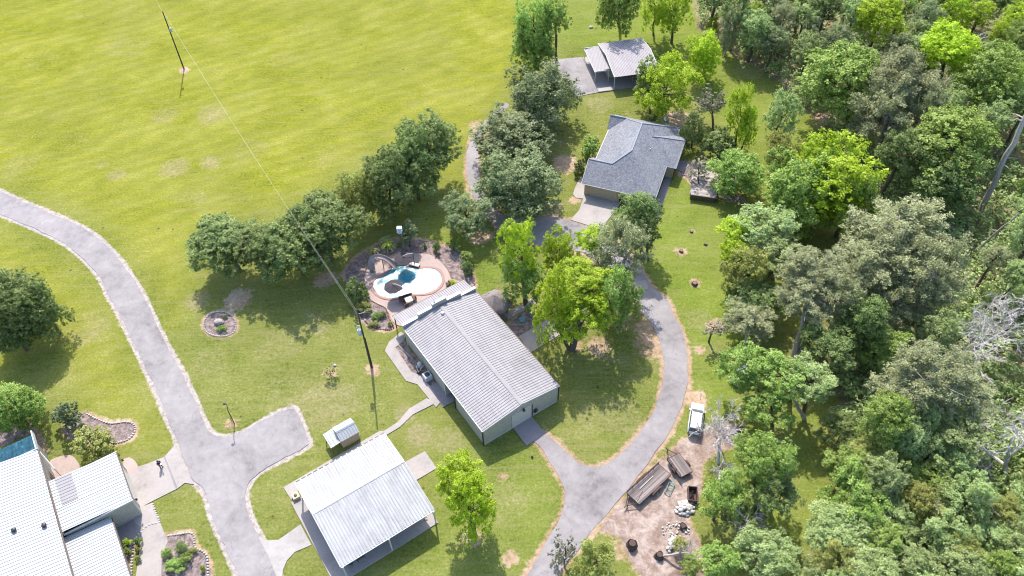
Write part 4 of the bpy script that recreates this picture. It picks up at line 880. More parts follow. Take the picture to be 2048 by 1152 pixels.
q = f2*.62; mb = MB(); mb.lathe(q+np.array([-.38, -.1, -.3]), [(.05, 0), (.27, .03), (.30, .95), (.24, 1.08), (.03, 1.16)], 14); mb.tube([q+np.array([-.38, -.1, .8]), q+np.array([-.6, 0, 1.25])], .05, 6); mb.tube([q+np.array([-.3, 0, .8]), q+np.array([-.2, 0, 1.35])], .04, 6)
mb.build('transformer', M['ac_blue'], tp2, True)
MB().tube([(.20, .02, -.1), (.17, .02, 7)], .05, 8).build('riser_pipe', M['pole_wood'], tp2)
def wire(a, b, sag, rad, label, mat='wire_pale', name='power_line'):
    a = np.array(a); b = np.array(b); pts = []
    for k in range(25):
        t = k/24; q = a+(b-a)*t; q = q-np.array([0, 0, sag*4*t*(1-t)]); pts.append(q-a)
    t = MB(); t.tube(pts, rad, 5); o = t.build(name, M[mat]); o.location = Vector([float(c) for c in a]); tag(o, label, 'power line', 'overhead wires'); return o
wire(B1+f*.97+np.array([.15, 0, 0]), B2+f2*.97, 1.6, .009, 'upper pale overhead wire running from the field pole to the warehouse pole')
wire(B1+f*.90+np.array([.5, -.1, .2]), B2+f2*.90, 1.5, .009, 'lower pale overhead wire sagging from the field pole to the warehouse pole')
wire(B1+f*.99, P(250, -120, 13), .8, .009, 'pale overhead wire leaving the field pole towards the top edge')
wire(B2+f2*.86, B2+np.array([1.9, 1.2, 0]), 0, .014, 'thin steel guy wire bracing the warehouse pole', 'steel', 'guy_wire')
B = P(468.5, 847); T = P(453.5, 809, 4.5); lp = empty('street_lamp', B, 0, 'slim black lamp post in the grass corner where the road forks', 'lamp post'); d = T-B
mb = MB(); mb.tube([(0, 0, -.1), (d[0]*.15, d[1]*.15, 3.2), d], [.075, .06, .05], 8); mb.build('post', M['black_trim'], lp)
mb = MB(); mb.tube([d, d+np.array([-.25, .05, .08])], .05, 6); mb.lathe(d+np.array([-.32, .06, -.02]), [(.05, 0), (.2, .04), (.21, .12), (.05, .2)], 10); mb.build('lamp_head', M['black_trim'], lp)
mb = MB(); mb.tube([(-.35, .25, 0), (-.35, .25, 1.1)], .04, 6); mb.build('meter_post', M['black_trim'], lp)
# bird house pole
B = P(805.5, 505); bp = empty('birdhouse', B, 0, 'pale blue multi-storey birdhouse on a tall brown pole above the pool', 'birdhouse'); T = P(800, 466, 4.8)-B
MB().tube([(0, 0, -.1), T], .06, 8).build('pole', M['brown_trim'], bp)
for k in range(3):
    mb = MB(); z = T[2]+.05+k*.42; mb.box(T[0]-.3, T[0]+.3, T[1]-.26, T[1]+.26, z, z+.3); mb.bbox(T[0]-.4, T[0]+.4, T[1]-.34, T[1]+.34, z+.302, z+.37, .03); mb.build('tier', M['blue_box'], bp)
# ------------------------------------------------------------------ pool furniture
def umbrella(cx, cy, mx, my, label, rad=1.5, h=2.45):
    C = P(cx, cy, h); Bm = P(mx, my); t = empty('patio_umbrella', Bm, 0, label, 'umbrella', 'cantilever umbrellas at the pool'); c = C-Bm
    mb = MB(); vs = [c+np.array([0, 0, .42])]
    for k in range(8):
        a = 2*math.pi*k/8+.39; vs.append(c+np.array([rad*math.cos(a), rad*math.sin(a), 0]))
    for k in range(8):
        a = 2*math.pi*k/8+.39; vs.append(c+np.array([rad*math.cos(a), rad*math.sin(a), -.12]))
    fs = [(0, k+1, (k+1) % 8+1) for k in range(8)]+[(k+1, k+9, (k+1) % 8+9, (k+1) % 8+1) for k in range(8)]
    mb.add(vs, fs); mb.build('canopy', M['fabric_taupe'], t)
    mb = MB(); top = c+np.array([0, 0, .5]); hd = np.array([0, 0, 2.9])
    mb.tube([(0, 0, 0), (0, 0, 2.55), hd*1.0], [.06, .055, .05], 8); mb.build('mast', M['brown_trim'], t)
    mb = MB(); mb.tube([hd, hd*.3+(top+np.array([0, 0, .35]))*.7, top], .045, 6); mb.build('boom', M['cushion'], t); MB().tube([top-np.array([0, 0, .1]), top+np.array([0, 0, .12])], .08, 8).build('hub', M['black_trim'], t)
    for k in range(8):
        a = 2*math.pi*k/8+.39; MB().tube([c+np.array([0, 0, .38]), c+np.array([rad*math.cos(a), rad*math.sin(a), -.02])], .015, 4).build('rib', M['black_trim'], t)
    MB().bbox(-.5, .5, -.5, .5, .075, .22, .03).build('base', M['brown_trim'], t); return t
umbrella(806.8, 517.3, 829.5, 531, 'taupe octagonal umbrella at the top edge of the pool beside the slide')
umbrella(786.7, 572.7, 809, 598, 'taupe octagonal umbrella reaching over the pool water next to the dining table')
def rot_empty(name, px, py, z, deg, label, cat, group=None):
    q = P(px, py, z); return empty(name, q, R(deg), label, cat, group)
ln = rot_empty('sun_lounger', 829, 531.5, .08, -20, 'cream cushioned lounger under the umbrella at the top of the pool', 'lounger')
mb = MB(); mb.box(-.9, .9, -.35, .35, .22, .3); mb.box(-.85, -.78, -.3, .3, 0, .22); mb.box(.78, .85, -.3, .3, 0, .22); mb.build('frame', M['brown_trim'], ln)
for k in range(2): MB().bbox(-.88+.9*k, -.02+.9*k, -.33, .33, .3, .42, .04).build('cushion', M['cushion'], ln)
bb = rot_empty('bench', 812, 598.5, .08, 22, 'low brown bench between the dining table and the pool', 'bench'); mb = MB(); mb.box(-1.1, -.0, -.25, .25, .38, .45); mb.box(.0, 1.1, -.25, .25, .38, .45); mb.build('seat', M['brown_trim'], bb)
mb = MB(); 
for x_ in (-1, 1): mb.box(x_-.05, x_+.05, -.2, .2, 0, .38)
mb.build('leg', M['brown_trim'], bb); MB().box(-1.1, 1.1, .24, .3, .45, .8).build('backrest', M['wicker'], bb)
tb = rot_empty('dining_table', 818.5, 604.6, .08, 25, 'cream topped square patio table beside the pool', 'table'); MB().bbox(-.55, .55, -.5, .5, .7, .76, .02).build('tabletop', M['cushion'], tb)
for sx in (-.45, .45):
    for sy in (-.4, .4): MB().box(sx-.04, sx+.04, sy-.04, sy+.04, 0, .7).build('leg', M['brown_trim'], tb)
def chair(px, py, deg, label):
    c = rot_empty('patio_chair', px, py, .08, deg, label, 'chair', 'patio chairs'); MB().bbox(-.3, .3, -.28, .28, .32, .44, .03).build('seat', M['wicker'], c)
    MB().box(-.3, .3, .24, .32, .44, .95).build('backrest', M['wicker'], c)
    for s_ in (-1, 1):
        MB().box(s_*.3-.03, s_*.3+.03, -.28, .28, .58, .64).build('armrest', M['wicker'], c)
        for q in (-.24, .24): MB().box(s_*.27-.03, s_*.27+.03, q-.03, q+.03, 0, .6).build('leg', M['wicker'], c)
chair(808.5, 606.5, 115, 'brown wicker chair on the left side of the patio table'); chair(829, 601, -65, 'brown wicker chair on the right side of the patio table'); chair(813, 613, 205, 'brown wicker chair on the near side of the patio table')
chair(896.5, 571.5, -60, 'lone red brown chair at the right end of the pool by the warehouse roof')
# slide
S0 = P(743.7, 547); sl_ = empty('pool_slide', S0, 0, 'curved taupe water slide looping down into the left end of the pool', 'slide')
path = [P(743.7, 540, .9), P(742.5, 527, 1.9), P(747.5, 517.5, 2.3), P(757, 515.5, 2.25), P(767, 517.5, 1.9), P(776, 522, 1.4), P(785, 529, .85), P(792, 536, .35)]
pp_ = spline([q for q in path], False, .12); mb = MB(); vs = []; m_ = 9
for k, q in enumerate(pp_):
    t = pp_[min(k+1, len(pp_)-1)]-pp_[max(k-1, 0)]; sd_ = np.array([-t[1], t[0], 0]); sd_ /= np.linalg.norm(sd_)+1e-9
    for j_ in range(m_):
        a = math.pi*j_/(m_-1); vs.append(q-S0+sd_*.42*math.cos(a)+np.array([0, 0, .34-.34*math.sin(a)]))
    for j_ in range(m_):
        a = math.pi*(1-j_/(m_-1)); vs.append(q-S0+sd_*.49*math.cos(a)+np.array([0, 0, .34-.41*math.sin(a)]))
n2 = 2*m_; mb.add(vs, [(k*n2+j_, k*n2+(j_+1) % n2, (k+1)*n2+(j_+1) % n2, (k+1)*n2+j_) for k in range(len(pp_)-1) for j_ in range(n2)]); mb.build('flume', M['slide_taupe'], sl_, True)
mb = MB()
for k in range(8): z = .25+k*.25; mb.box(-.35, .35, .05+k*.22, .28+k*.22, z-.25, z)
mb.build('steps', M['slide_taupe'], sl_)
for k in (14, 26, 38):
    if k < len(pp_): q = pp_[min(k, len(pp_)-1)]-S0; MB().tube([(q[0], q[1], .05), q], .08, 8).build('support', M['slide_taupe'], sl_)
# ------------------------------------------------------------------ equipment by the warehouse wall
ac = rot_empty('air_conditioner', 855.5, 757, 0, -56.5, 'pale blue air conditioner unit against the long warehouse wall', 'air conditioner')
MB().bbox(-.55, .55, -.55, .55, .1, 1.0, .05).build('casing', M['ac_blue'], ac); MB().lathe((0, 0, 1.0), [(.4, 0), (.4, .03), (.05, .05)], 20).build('fan_grille', M['black_trim'], ac); MB().box(-.65, .65, -.65, .65, 0, .1).build('plinth', M['concrete_dark'], ac)
pu_ = rot_empty('pool_pump', 839, 735, 0, -56.5, 'cluster of white pool filter tank and pipes beside the air conditioner', 'pool pump')
MB().lathe((0, .1, 0), [(.3, .05), (.34, .3), (.34, .9), (.25, 1.1), (.05, 1.2)], 16).build('filter_tank', M['white_trim'], pu_, True)
mb = MB(); mb.tube([(.3, 0, .3), (.8, -.2, .3), (.8, -.2, .7), (.5, .5, .7)], .06, 8); mb.tube([(-.4, -.3, .2), (.4, -.5, .2), (.9, -.5, .4)], .06, 8); mb.build('pipe', M['white_trim'], pu_); MB().tube([(.3, -.55, .3), (1.0, -.6, .3)], .17, 12).build('motor', M['black_trim'], pu_)
mt_ = rot_empty('meter_box', 818, 691, 0, -56.5, 'small grey electric meters on the warehouse wall near the parapet', 'meter box')
for k, x_ in enumerate((0, .7)): MB().bbox(x_-.25, x_+.25, -.02, .22, .9, 1.6, .03).build('box', M['steel'], mt_)
rp = rot_empty('drain_pipe', 812, 706, .05, -56.5, 'white pipe lying on the dark bed along the warehouse', 'pipe'); MB().tube([(-1.9, -.2, .05), (1.6, .2, .12)], .04, 6).build('pipe', M['white_trim'], rp)
def lid(px, py, r_, mat, label):
    t = empty('septic_lid', P(px, py), 0, label, 'lid', 'round septic lids'); MB().lathe((0, 0, 0), [(r_, 0), (r_, .12), (r_*.8, .2), (r_*.3, .26), (.02, .27)], 20).build('lid', mat, t, True); MB().tube([(-.12, 0, .27), (0, 0, .34), (.12, 0, .27)], .03, 5).build('handle', mat, t)
lid(1044.5, 640, .55, M['green_lid'], 'large green round lid in the dark bed behind the warehouse'); lid(1331, 241, .55, M['green_lid'], 'green round lid on bare soil behind the shingled house'); lid(1345, 232.5, .35, M['grey_lid'], 'small pale round lid on bare soil behind the shingled house')
# porch furniture of the white workshop
def pf(u, v): return in_frame(PV_O, PV_Y, [(u, v)])[0]
for k, (u, v, a, lb) in enumerate(((-1.2, -3.7, 40, 'black barbecue grill on the workshop porch'), (-1.3, -5.3, 10, 'dark smoker grill at the left end of the workshop porch'))):
    x_, y_ = pf(u, v); g = empty('grill', (x_, y_, .12), R(a), lb, 'grill', 'porch grills'); mb = MB(); mb.tube([(-.6, 0, .8), (.6, 0, .8)], .33, 12); mb.build('firebox', M['black_trim'], g)
    for sx in (-.45, .45):
        for sy in (-.22, .22): MB().tube([(sx, sy, 0), (sx, sy, .7)], .03, 5).build('leg', M['black_trim'], g)
    MB().box(.62, 1.1, -.25, .25, .75, .79).build('side_shelf', M['steel'], g); MB().tube([(-.7, 0, 1.0), (-.7, 0, 1.5)], .06, 8).build('chimney', M['black_trim'], g)
x_, y_ = pf(-2.0, 1.0); g = empty('porch_bench', (x_, y_, .12), PV_Y+R(90), 'pale wooden bench on the workshop porch behind the middle post', 'bench'); MB().box(-.7, .7, -.22, .22, .4, .46).build('seat', M['cushion'], g)
for sx in (-.6, .6): MB().box(sx-.04, sx+.04, -.2, .2, 0, .4).build('leg', M['cushion'], g)
x_, y_ = pf(-1.6, 4.2); g = empty('sign_board', (x_, y_, .12), PV_Y+R(72), 'long pale plank leaning low on the workshop porch', 'board'); MB().box(-1.5, 1.5, -.03, .03, .2, .4).build('plank', M['beige_wall'], g)
for sx in (-1.2, 1.2): MB().box(sx-.04, sx+.04, -.2, .2, 0, .2).build('foot', M['beige_wall'], g)
g = rot_empty('firewood_box', 592.5, 994, .12, 30, 'small brown box at the upper left corner of the white workshop', 'box'); mb = MB(); mb.box(-.45, .45, -.45, .45, 0, .5); mb.build('box', M['beige_wall'], g); MB().lathe((0, 0, .5), [(.2, 0), (.2, .1), (.02, .12)], 10).build('lid', M['black_trim'], g)
g = rot_empty('ladder', 1282, 145, .18, 12, 'white ladder-like frame lying under the metal garage porch', 'frame'); g.location = Vector(tuple(in_frame(GG_O, GG_Y, [(6.0, 2.2)])[0])+(.18,)); 
mb = MB(); mb.tube([(-1.4, 0, .9), (1.4, .5, .5)], .04, 5); mb.tube([(-1.4, .6, .5), (1.4, -.2, .9)], .04, 5); mb.tube([(-1.4, 0, 0), (-1.4, 0, .9)], .04, 5); mb.tube([(1.4, .5, 0), (1.4, .5, .5)], .04, 5); mb.tube([(-1.4, .6, 0), (-1.4, .6, .5)], .04, 5); mb.tube([(1.4, -.2, 0), (1.4, -.2, .9)], .04, 5); mb.build('frame', M['white_trim'], g)
# ------------------------------------------------------------------ trailers
def trailer(corners, z, label, rails=True, name='flatbed_trailer'):
    """corners: hitch-left, hitch-right, tail-right, tail-left in photo pixels of the deck"""
    q = [P(x, y, z) for x, y in corners]; hc = (q[0]+q[1])/2; tc = (q[2]+q[3])/2; c = (hc+tc)/2; ax = hc-tc; L_ = np.linalg.norm(ax[:2]); W_ = (np.linalg.norm((q[0]-q[1])[:2])+np.linalg.norm((q[2]-q[3])[:2]))/2
    yaw = math.atan2(ax[1], ax[0]); t = empty(name, (c[0], c[1], 0), yaw, label, 'trailer', 'trailers parked on the gravel yard')
    MB().box(-L_/2, L_/2, -W_/2, W_/2, z-.07, z).build('deck', M['timber'], t)
    mb = MB(); mb.box(-L_/2, L_/2, -W_/2-.06, -W_/2, z-.2, z+.03); mb.box(-L_/2, L_/2, W_/2, W_/2+.06, z-.2, z+.03); mb.box(-L_/2-.06, -L_/2, -W_/2, W_/2, z-.2, z+.03); mb.box(L_/2, L_/2+.06, -W_/2, W_/2, z-.2, z+.03)
    mb.tube([(L_/2, -W_/2+.2, z-.15), (L_/2+1.3, 0, z-.25)], .06, 6); mb.tube([(L_/2, W_/2-.2, z-.15), (L_/2+1.3, 0, z-.25)], .06, 6); mb.build('chassis', M['rust'], t)
    mb = MB(); mb.tube([(L_/2+1.2, 0, z-.25), (L_/2+1.6, 0, z-.25)], .08, 8); mb.tube([(L_/2+1.1, .12, 0), (L_/2+1.1, .12, z+.25)], .05, 8); mb.build('hitch', M['black_trim'], t)
    for s_ in (-1, 1):
        for k in ((-.5, .5) if L_ > 4.5 else (0,)):
            w_ = MB(); w_.lathe((0, 0, 0), [(.18, 0), (.34, .02), (.36, .1), (.34, .2), (.18, .22)], 18); o = w_.build('wheel', M['tyre'], t, True); o.rotation_euler = (R(90), 0, 0); o.location = (k*.95-.2, s_*(W_/2+.02)+(.0 if s_ < 0 else .22), .36)
        mb = MB(); n_ = 8; xs_ = 1.05 if L_ > 4.5 else .55
        vs = []
        for k in range(n_+1):
            a = math.pi*k/n_; x__ = -.2-xs_*math.cos(a); z__ = .4+.42*math.sin(a); vs += [(x__, s_*(W_/2+.05), z__), (x__, s_*(W_/2+.34), z__)]
        mb.add(vs, [(2*k, 2*k+1, 2*k+3, 2*k+2) for k in range(n_)]); mb.build('mudguard', M['rust'], t)
    if rails:
        mb = MB(); yy = -W_/2 if rails == 'r' else W_/2
        nn = 7 if L_ > 4.5 else 4
        for k in range(nn): x__ = -L_/2+L_*k/(nn-1); mb.tube([(x__, yy, z), (x__, yy, z+.62)], .045, 5)
        for zz in (.32, .62): mb.tube([(-L_/2, yy, z+zz), (L_/2, yy, z+zz)], .045, 5)
        mb.build('side_rail', M['rust'], t)
    return t, L_, W_
t1, L1, W1 = trailer([(1253.7, 985.6), (1278.3, 1008.4), (1341, 950), (1317.5, 928)], .75, 'large weathered plank flatbed trailer with one side rail next to the driveway', 'r')
o = MB(); o.tube([(-1.2, -.35, .8), (1.4, -.3, .8)], .06, 6); pk = o.build('timber_pole', M['white_stone']); pk.location = t1.location; pk.rotation_euler = t1.rotation_euler; tag(pk, 'long pale timber pole lying on the large flatbed trailer', 'pole')
o = MB(); o.tube([(1.4, .1, .8), (2.8, .55, .8)], .06, 6); pk = o.build('timber_pole', M['timber']); pk.location = t1.location; pk.rotation_euler = t1.rotation_euler; tag(pk, 'short weathered timber lying at the hitch end of the large flatbed trailer', 'pole')
trailer([(1334.9, 917.5), (1357.8, 907), (1385, 942), (1360.4, 954.6)], .7, 'smaller grey plank trailer parked behind the large flatbed', 'l', 'utility_trailer')
# rusty box, frame, stones, stumps
g = rot_empty('scrap_box', 1384, 993, 0, -8, 'rusty open steel box beside the pale stone pile', 'box'); mb = MB(); mb.box(-.6, -.5, -1.0, 1.0, 0, .9); mb.box(.5, .6, -1.0, 1.0, 0, .9); mb.box(-.5, .5, -1.0, -.9, 0, .9); mb.box(-.5, .5, .9, 1.0, 0, .9); mb.box(-.5, .5, -.9, .9, .05, .1); mb.build('box', M['rust'], g)
mb = MB(); rng = np.random.default_rng(3)
for k in range(7): a = rng.uniform(-.35, .35, 2); mb.tube([(a[0], -.7+.2*k, .2), (a[1], -.5+.18*k, .5)], .08, 5)
mb.build('scrap', M['log'], g)
g = rot_empty('steel_rack', 1338.5, 978, .03, 60, 'small dark green metal rack lying on the gravel beside the large trailer', 'rack'); mb = MB()
for a_, b_ in (((-.8, -.35), (.8, -.35)), ((-.8, .35), (.8, .35)), ((-.8, -.35), (-.8, .35)), ((.8, -.35), (.8, .35)), ((0, -.35), (0, .35)), ((.8, -.35), (1.2, 0))): mb.tube([(a_[0], a_[1], .25), (b_[0], b_[1], .25)], .05, 5)
for a_ in ((-.8, -.35), (.8, .35), (-.8, .35), (.8, -.35)): mb.tube([(a_[0], a_[1], 0), (a_[0], a_[1], .25)], .04, 5)
mb.build('frame', M['green_lid'], g)
def rock_at(mb, c, s, rng, n=7):
    vs = []; rg = [(-.5, .7), (0, 1.0), (.45, .75), (.7, .25)]; ph = rng.uniform(0, 6)
    for z, r_ in rg:
        for k in range(n):
            a = 2*math.pi*k/n+ph; q = rng.uniform(.8, 1.2); vs.append((c[0]+math.cos(a)*r_*s[0]*q, c[1]+math.sin(a)*r_*s[1]*q, c[2]+z*s[2]))
    mb.add(vs, [(i*n+k, i*n+(k+1) % n, (i+1)*n+(k+1) % n, (i+1)*n+k) for i in range(3) for k in range(n)]+[tuple(range(3*n, 4*n)), tuple(range(n))[::-1]])
def pile(px, py, rx, ry, hh, cnt, size, mat, label, name='stone_pile', cat='stones', seed=1, dist_z=True, rotd=0):
    rng = np.random.default_rng(seed); t = empty(name, P(px, py), R(rotd), label, cat); 
    for k in range(cnt):
        a = rng.uniform(0, 6.28); f = math.sqrt(rng.uniform(0, 1)); x__, y__ = rx*f*math.cos(a), ry*f*math.sin(a); z__ = hh*(1-f)*rng.uniform(.5, 1) if dist_z else .05; s = size*rng.uniform(.6, 1.3)
        mb = MB(); rock_at(mb, (x__, y__, z__+s*.4), (s, s*rng.uniform(.6, 1), s*.75), rng, 6); mb.build('stone', mat, t)
pile(1369, 1017, 1.25, .95, .9, 62, .28, M['white_stone'], 'heap of pale limestone rocks below the rusty box', seed=2)
pile(1343, 1090, .95, .45, .7, 22, .3, M['white_stone'], 'small row of white rocks above the stump at the bottom of the yard', seed=3, rotd=60)
pile(1352, 1062, 1.8, 1.2, .08, 60, .13, M['white_stone'], 'scattered white rubble between the two rock heaps', name='rubble', cat='rubble', seed=4, dist_z=False)
def stump(px, py, r_, h_, label, name='tree_stump', mat='log'):
    t = empty(name, P(px, py), 0, label, 'stump', 'stumps and burnt logs'); rng = np.random.default_rng(int(px)); mb = MB(); n = 12; vs = []
    for z, k_ in ((0, 1.35), (.15, 1.08), (h_, .95)):
        for k in range(n): a = 2*math.pi*k/n; q = 1+.12*math.sin(3*a+px)+rng.uniform(-.05, .05); vs.append((r_*k_*q*math.cos(a), r_*k_*q*math.sin(a), z))
    mb.add(vs, [(i*n+k, i*n+(k+1) % n, (i+1)*n+(k+1) % n, (i+1)*n+k) for i in range(2) for k in range(n)]); mb.build('bark', M[mat], t); mb = MB(); mb.lathe((0, 0, h_-.02), [(r_*.8, 0), (r_*.78, .03)], 12); mb.build('cut_face', M['rust'] if mat == 'log' else M['timber'], t)
stump(1263.5, 1092, .55, .9, 'black burnt stump alone on the left side of the yard'); stump(1318, 1113, .45, .7, 'black burnt stump near the bottom of the yard beside the white rocks'); stump(1365.5, 1054, .4, .5, 'charred stump above the white rubble')
stump(1362.5, 503, .3, .25, 'low cut stump in the bare patch of the right hand lawn', mat='bark'); stump(1383, 464, .25, .2, 'small cut stump near the top of the right hand lawn', mat='bark'); stump(1389, 569, .4, .4, 'dark cut stump at the lower end of the right hand lawn', mat='bark'); stump(1411, 489, .25, .25, 'small brown stump right of the bare lawn patch', mat='bark'); stump(1481, 861, .4, .6, 'dark stump behind the bare tree', mat='log')
stump(1064, 914, .12, .35, 'tiny post stub beside the warehouse apron', mat='bark')
# stone borders
def border(pxs, size, mat, label, gap=1.15, closed=False, seed=0, name='stone_border', hz=.8):
    rng = np.random.default_rng(seed); line = spline(G2(pxs), closed, .08); acc = 0; need = size*2*gap; o0 = line[0]; t = MB(); last = line[0]
    for k in range(1, len(line)):
        acc += np.linalg.norm(line[k]-line[k-1])
        if acc >= need:
            s = size*rng.uniform(.8, 1.2); q = line[k]-o0; rock_at(t, (q[0], q[1], s*.35), (s, s*.8, s*hz), rng, 6); acc = 0
    o = t.build(name, mat); o.location = (float(o0[0]), float(o0[1]), 0); tag(o, label, 'edging'); return o
border([(171,826),(193,838),(221,847),(250,844),(266,848),(270,862),(257,878),(232,886),(222,885)], .17, M['white_stone'], 'white limestone edging round the kidney shaped bed at lower left', 1.0, seed=1)
border([(331,1072),(357,1069),(382,1066),(389,1080),(390,1094),(408,1105),(415,1119),(416,1160)], .16, M['white_stone'], 'white limestone edging round the bed by the curved walk', 1.0, seed=2)
border([(304,1004),(311,1022),(319,1044)], .16, M['white_stone'], 'short white stone edging beside the concrete driveway', 1.0, seed=3)
border([(262,1160),(265,1110),(270,1080),(284,1062),(298,1050),(316,1046)], .16, M['white_stone'], 'white stone edging between patio and curved walk', 1.1, seed=4)
border([(472,648),(468,664),(452,672),(432,672),(414,665),(408,650),(414,633),(428,625),(448,624),(464,632)], .16, M['white_stone'], 'ring of white stones round the circular planter in the lawn', 1.0, True, 5)
border([(735,533),(729,556),(732,580),(740,598),(755,608),(771,616),(778,636),(788,655)], .13, M['brick_edge'], 'red brick edging along the left side of the pool deck', 1.0, seed=6)
border([(720,607),(717,622),(728,640),(746,655),(776,660),(789,656)], .15, M['rust'], 'rust coloured stone edging round the bed below the pool', 1.0, seed=7)
border([(745,514),(776,513),(800,507),(838,507),(862,510),(880,522),(896,541),(902,556)], .13, M['brick_edge'], 'dark brick edging along the upper side of the pool deck', 1.0, seed=8)
border([(1358,352),(1372,351),(1380,362),(1392,378),(1425,385),(1434,398),(1460,404),(1480,402),(1484,393)], .14, M['rock'], 'dark stone edging round the bed below the outbuilding', 1.0, seed=9)
border([(950,565),(944,577),(930,572)], .12, M['brick_edge'], 'short brick edging at the corner right of the pool', 1.0, seed=10)
def rock(px, py, s, label, mat='rock', seed=1): t = MB(); rock_at(t, (0, 0, s*.3), (s, s*.8, s*.8), np.random.default_rng(seed), 9); o = t.build('boulder', M[mat]); q = P(px, py); o.location = (q[0], q[1], 0); tag(o, label, 'rock')
rock(438, 645, .75, 'tan boulder in the middle of the circular planter', seed=2); rock(741, 620, .3, 'small pale rock in the bed below the pool', 'white_stone', 3); rock(669, 731, .3, 'small white rock beside the young tree in the lawn', 'white_stone', 4)
rock(1182, 55, .45, 'pale rock on the grass at the top of the photo', 'white_stone', 5); rock(1558, 885, .3, 'pale flat rock on the grass strip at lower right', 'white_stone', 6)
for k, (x_, y_) in enumerate(((1897, 455), (1905, 470), (1915, 448), (1900, 440))): rock(x_, y_, .8-.1*k, ('bleached rock heap piece, %s of the pale debris by the tall leaning trunk' % ('lowest', 'middle', 'right', 'topmost')[k]), 'white_stone', 20+k)

# ------------------------------------------------------------------ vehicles
def suv(px, py, deg, label):
    """white station wagon; +x is its front"""
    t = empty('parked_car', P(px, py), R(deg), label, 'car', 'white parked vehicles'); Lh, Wh = 2.45, .95
    secs = [(-Lh, .78, .62, .90), (-Lh+.08, .88, .42, .98), (-1.7, .95, .34, 1.03), (0, .95, .32, 1.05), (1.0, .95, .34, 1.05), (1.5, .94, .36, 1.03), (2.2, .88, .40, .93), (Lh, .72, .5, .80)]
    mb = MB(); vs = []; 
    for x_, w_, z0, z1 in secs: vs += [(x_, -w_*.92, z0), (x_, -w_, z0+.22), (x_, -w_, z1-.12), (x_, -w_*.9, z1), (x_, w_*.9, z1), (x_, w_, z1-.12), (x_, w_, z0+.22), (x_, w_*.92, z0)]
    n = 8; fs = [(i*n+k, i*n+(k+1) % n, (i+1)*n+(k+1) % n, (i+1)*n+k) for i in range(len(secs)-1) for k in range(n)]+[tuple(range(n))[::-1], tuple(range((len(secs)-1)*n, len(secs)*n))]
    mb.add(vs, fs); mb.build('body', M['car_white'], t, False)
    lo = [(-2.3, .84), (-1.9, .86), (.9, .86), (1.35, .84)]; hi = [(-2.12, .66), (-1.9, .68), (.3, .70), (.45, .66)]
    mb = MB(); vs = [(x_, s_*w_, 1.02) for x_, w_ in lo for s_ in (-1, 1)]+[(x_, s_*w_, 1.70) for x_, w_ in hi for s_ in (-1, 1)]
    fs = [(8, 9, 11, 10), (10, 11, 13, 12), (12, 13, 15, 14), (0, 2, 10, 8), (2, 4, 12, 10), (4, 6, 14, 12), (1, 9, 11, 3), (3, 11, 13, 5), (5, 13, 15, 7), (6, 7, 15, 14), (0, 8, 9, 1)]
    mb.add(vs, fs); mb.build('windows', M['glass_dark'], t)
    mb = MB(); mb.bbox(-2.16, .42, -.70, .70, 1.66, 1.745, .05); mb.build('roof', M['car_white'], t)
    for s_ in (-1, 1):
        for (xa, xb) in (((1.22, 1.04), (.43, 1.70)), ((.05, 1.04), (-.05, 1.70)), ((-1.15, 1.04), (-1.15, 1.70)), ((-2.28, 1.04), (-2.12, 1.70))): MB().tube([(xa[0], s_*.86, xa[1]), (xb[0], s_*.69, xb[1])], .045, 5).build('pillar', M['car_white'], t)
        for x_ in (-1.5, 1.55):
            o = MB().lathe((0, 0, 0), [(.22, 0), (.36, .02), (.38, .1), (.36, .22), (.22, .24)], 18).build('wheel', M['tyre'], t, True); o.rotation_euler = (R(90), 0, 0); o.location = (x_, s_*.86+.12, .38); r_ = MB().lathe((0, 0, 0), [(.2, -.01), (.2, .25)], 12).build('rim', M['steel'], o)
        MB().box(2.32, 2.44, s_*.7-.14, s_*.7+.14, .68, .82).build('headlight', M['steel'], t); MB().box(-2.46, -2.36, s_*.74-.08, s_*.74+.08, .7, .95).build('tail_light', M['rust'], t)
        MB().bbox(.95, 1.15, s_*1.05-.1, s_*1.05+.1, 1.05, 1.2, .03).build('mirror', M['car_white'], t)
        MB().tube([(-2.0, s_*.62, 1.78), (.2, s_*.62, 1.78)], .02, 5).build('roof_rail', M['steel'], t)
suv(1390.5, 843, 74, 'white car with its rear under the bare tree on the gravel yard'); suv(1487, 752, 35, 'white car almost hidden beneath the leafy tree at the lawn edge')

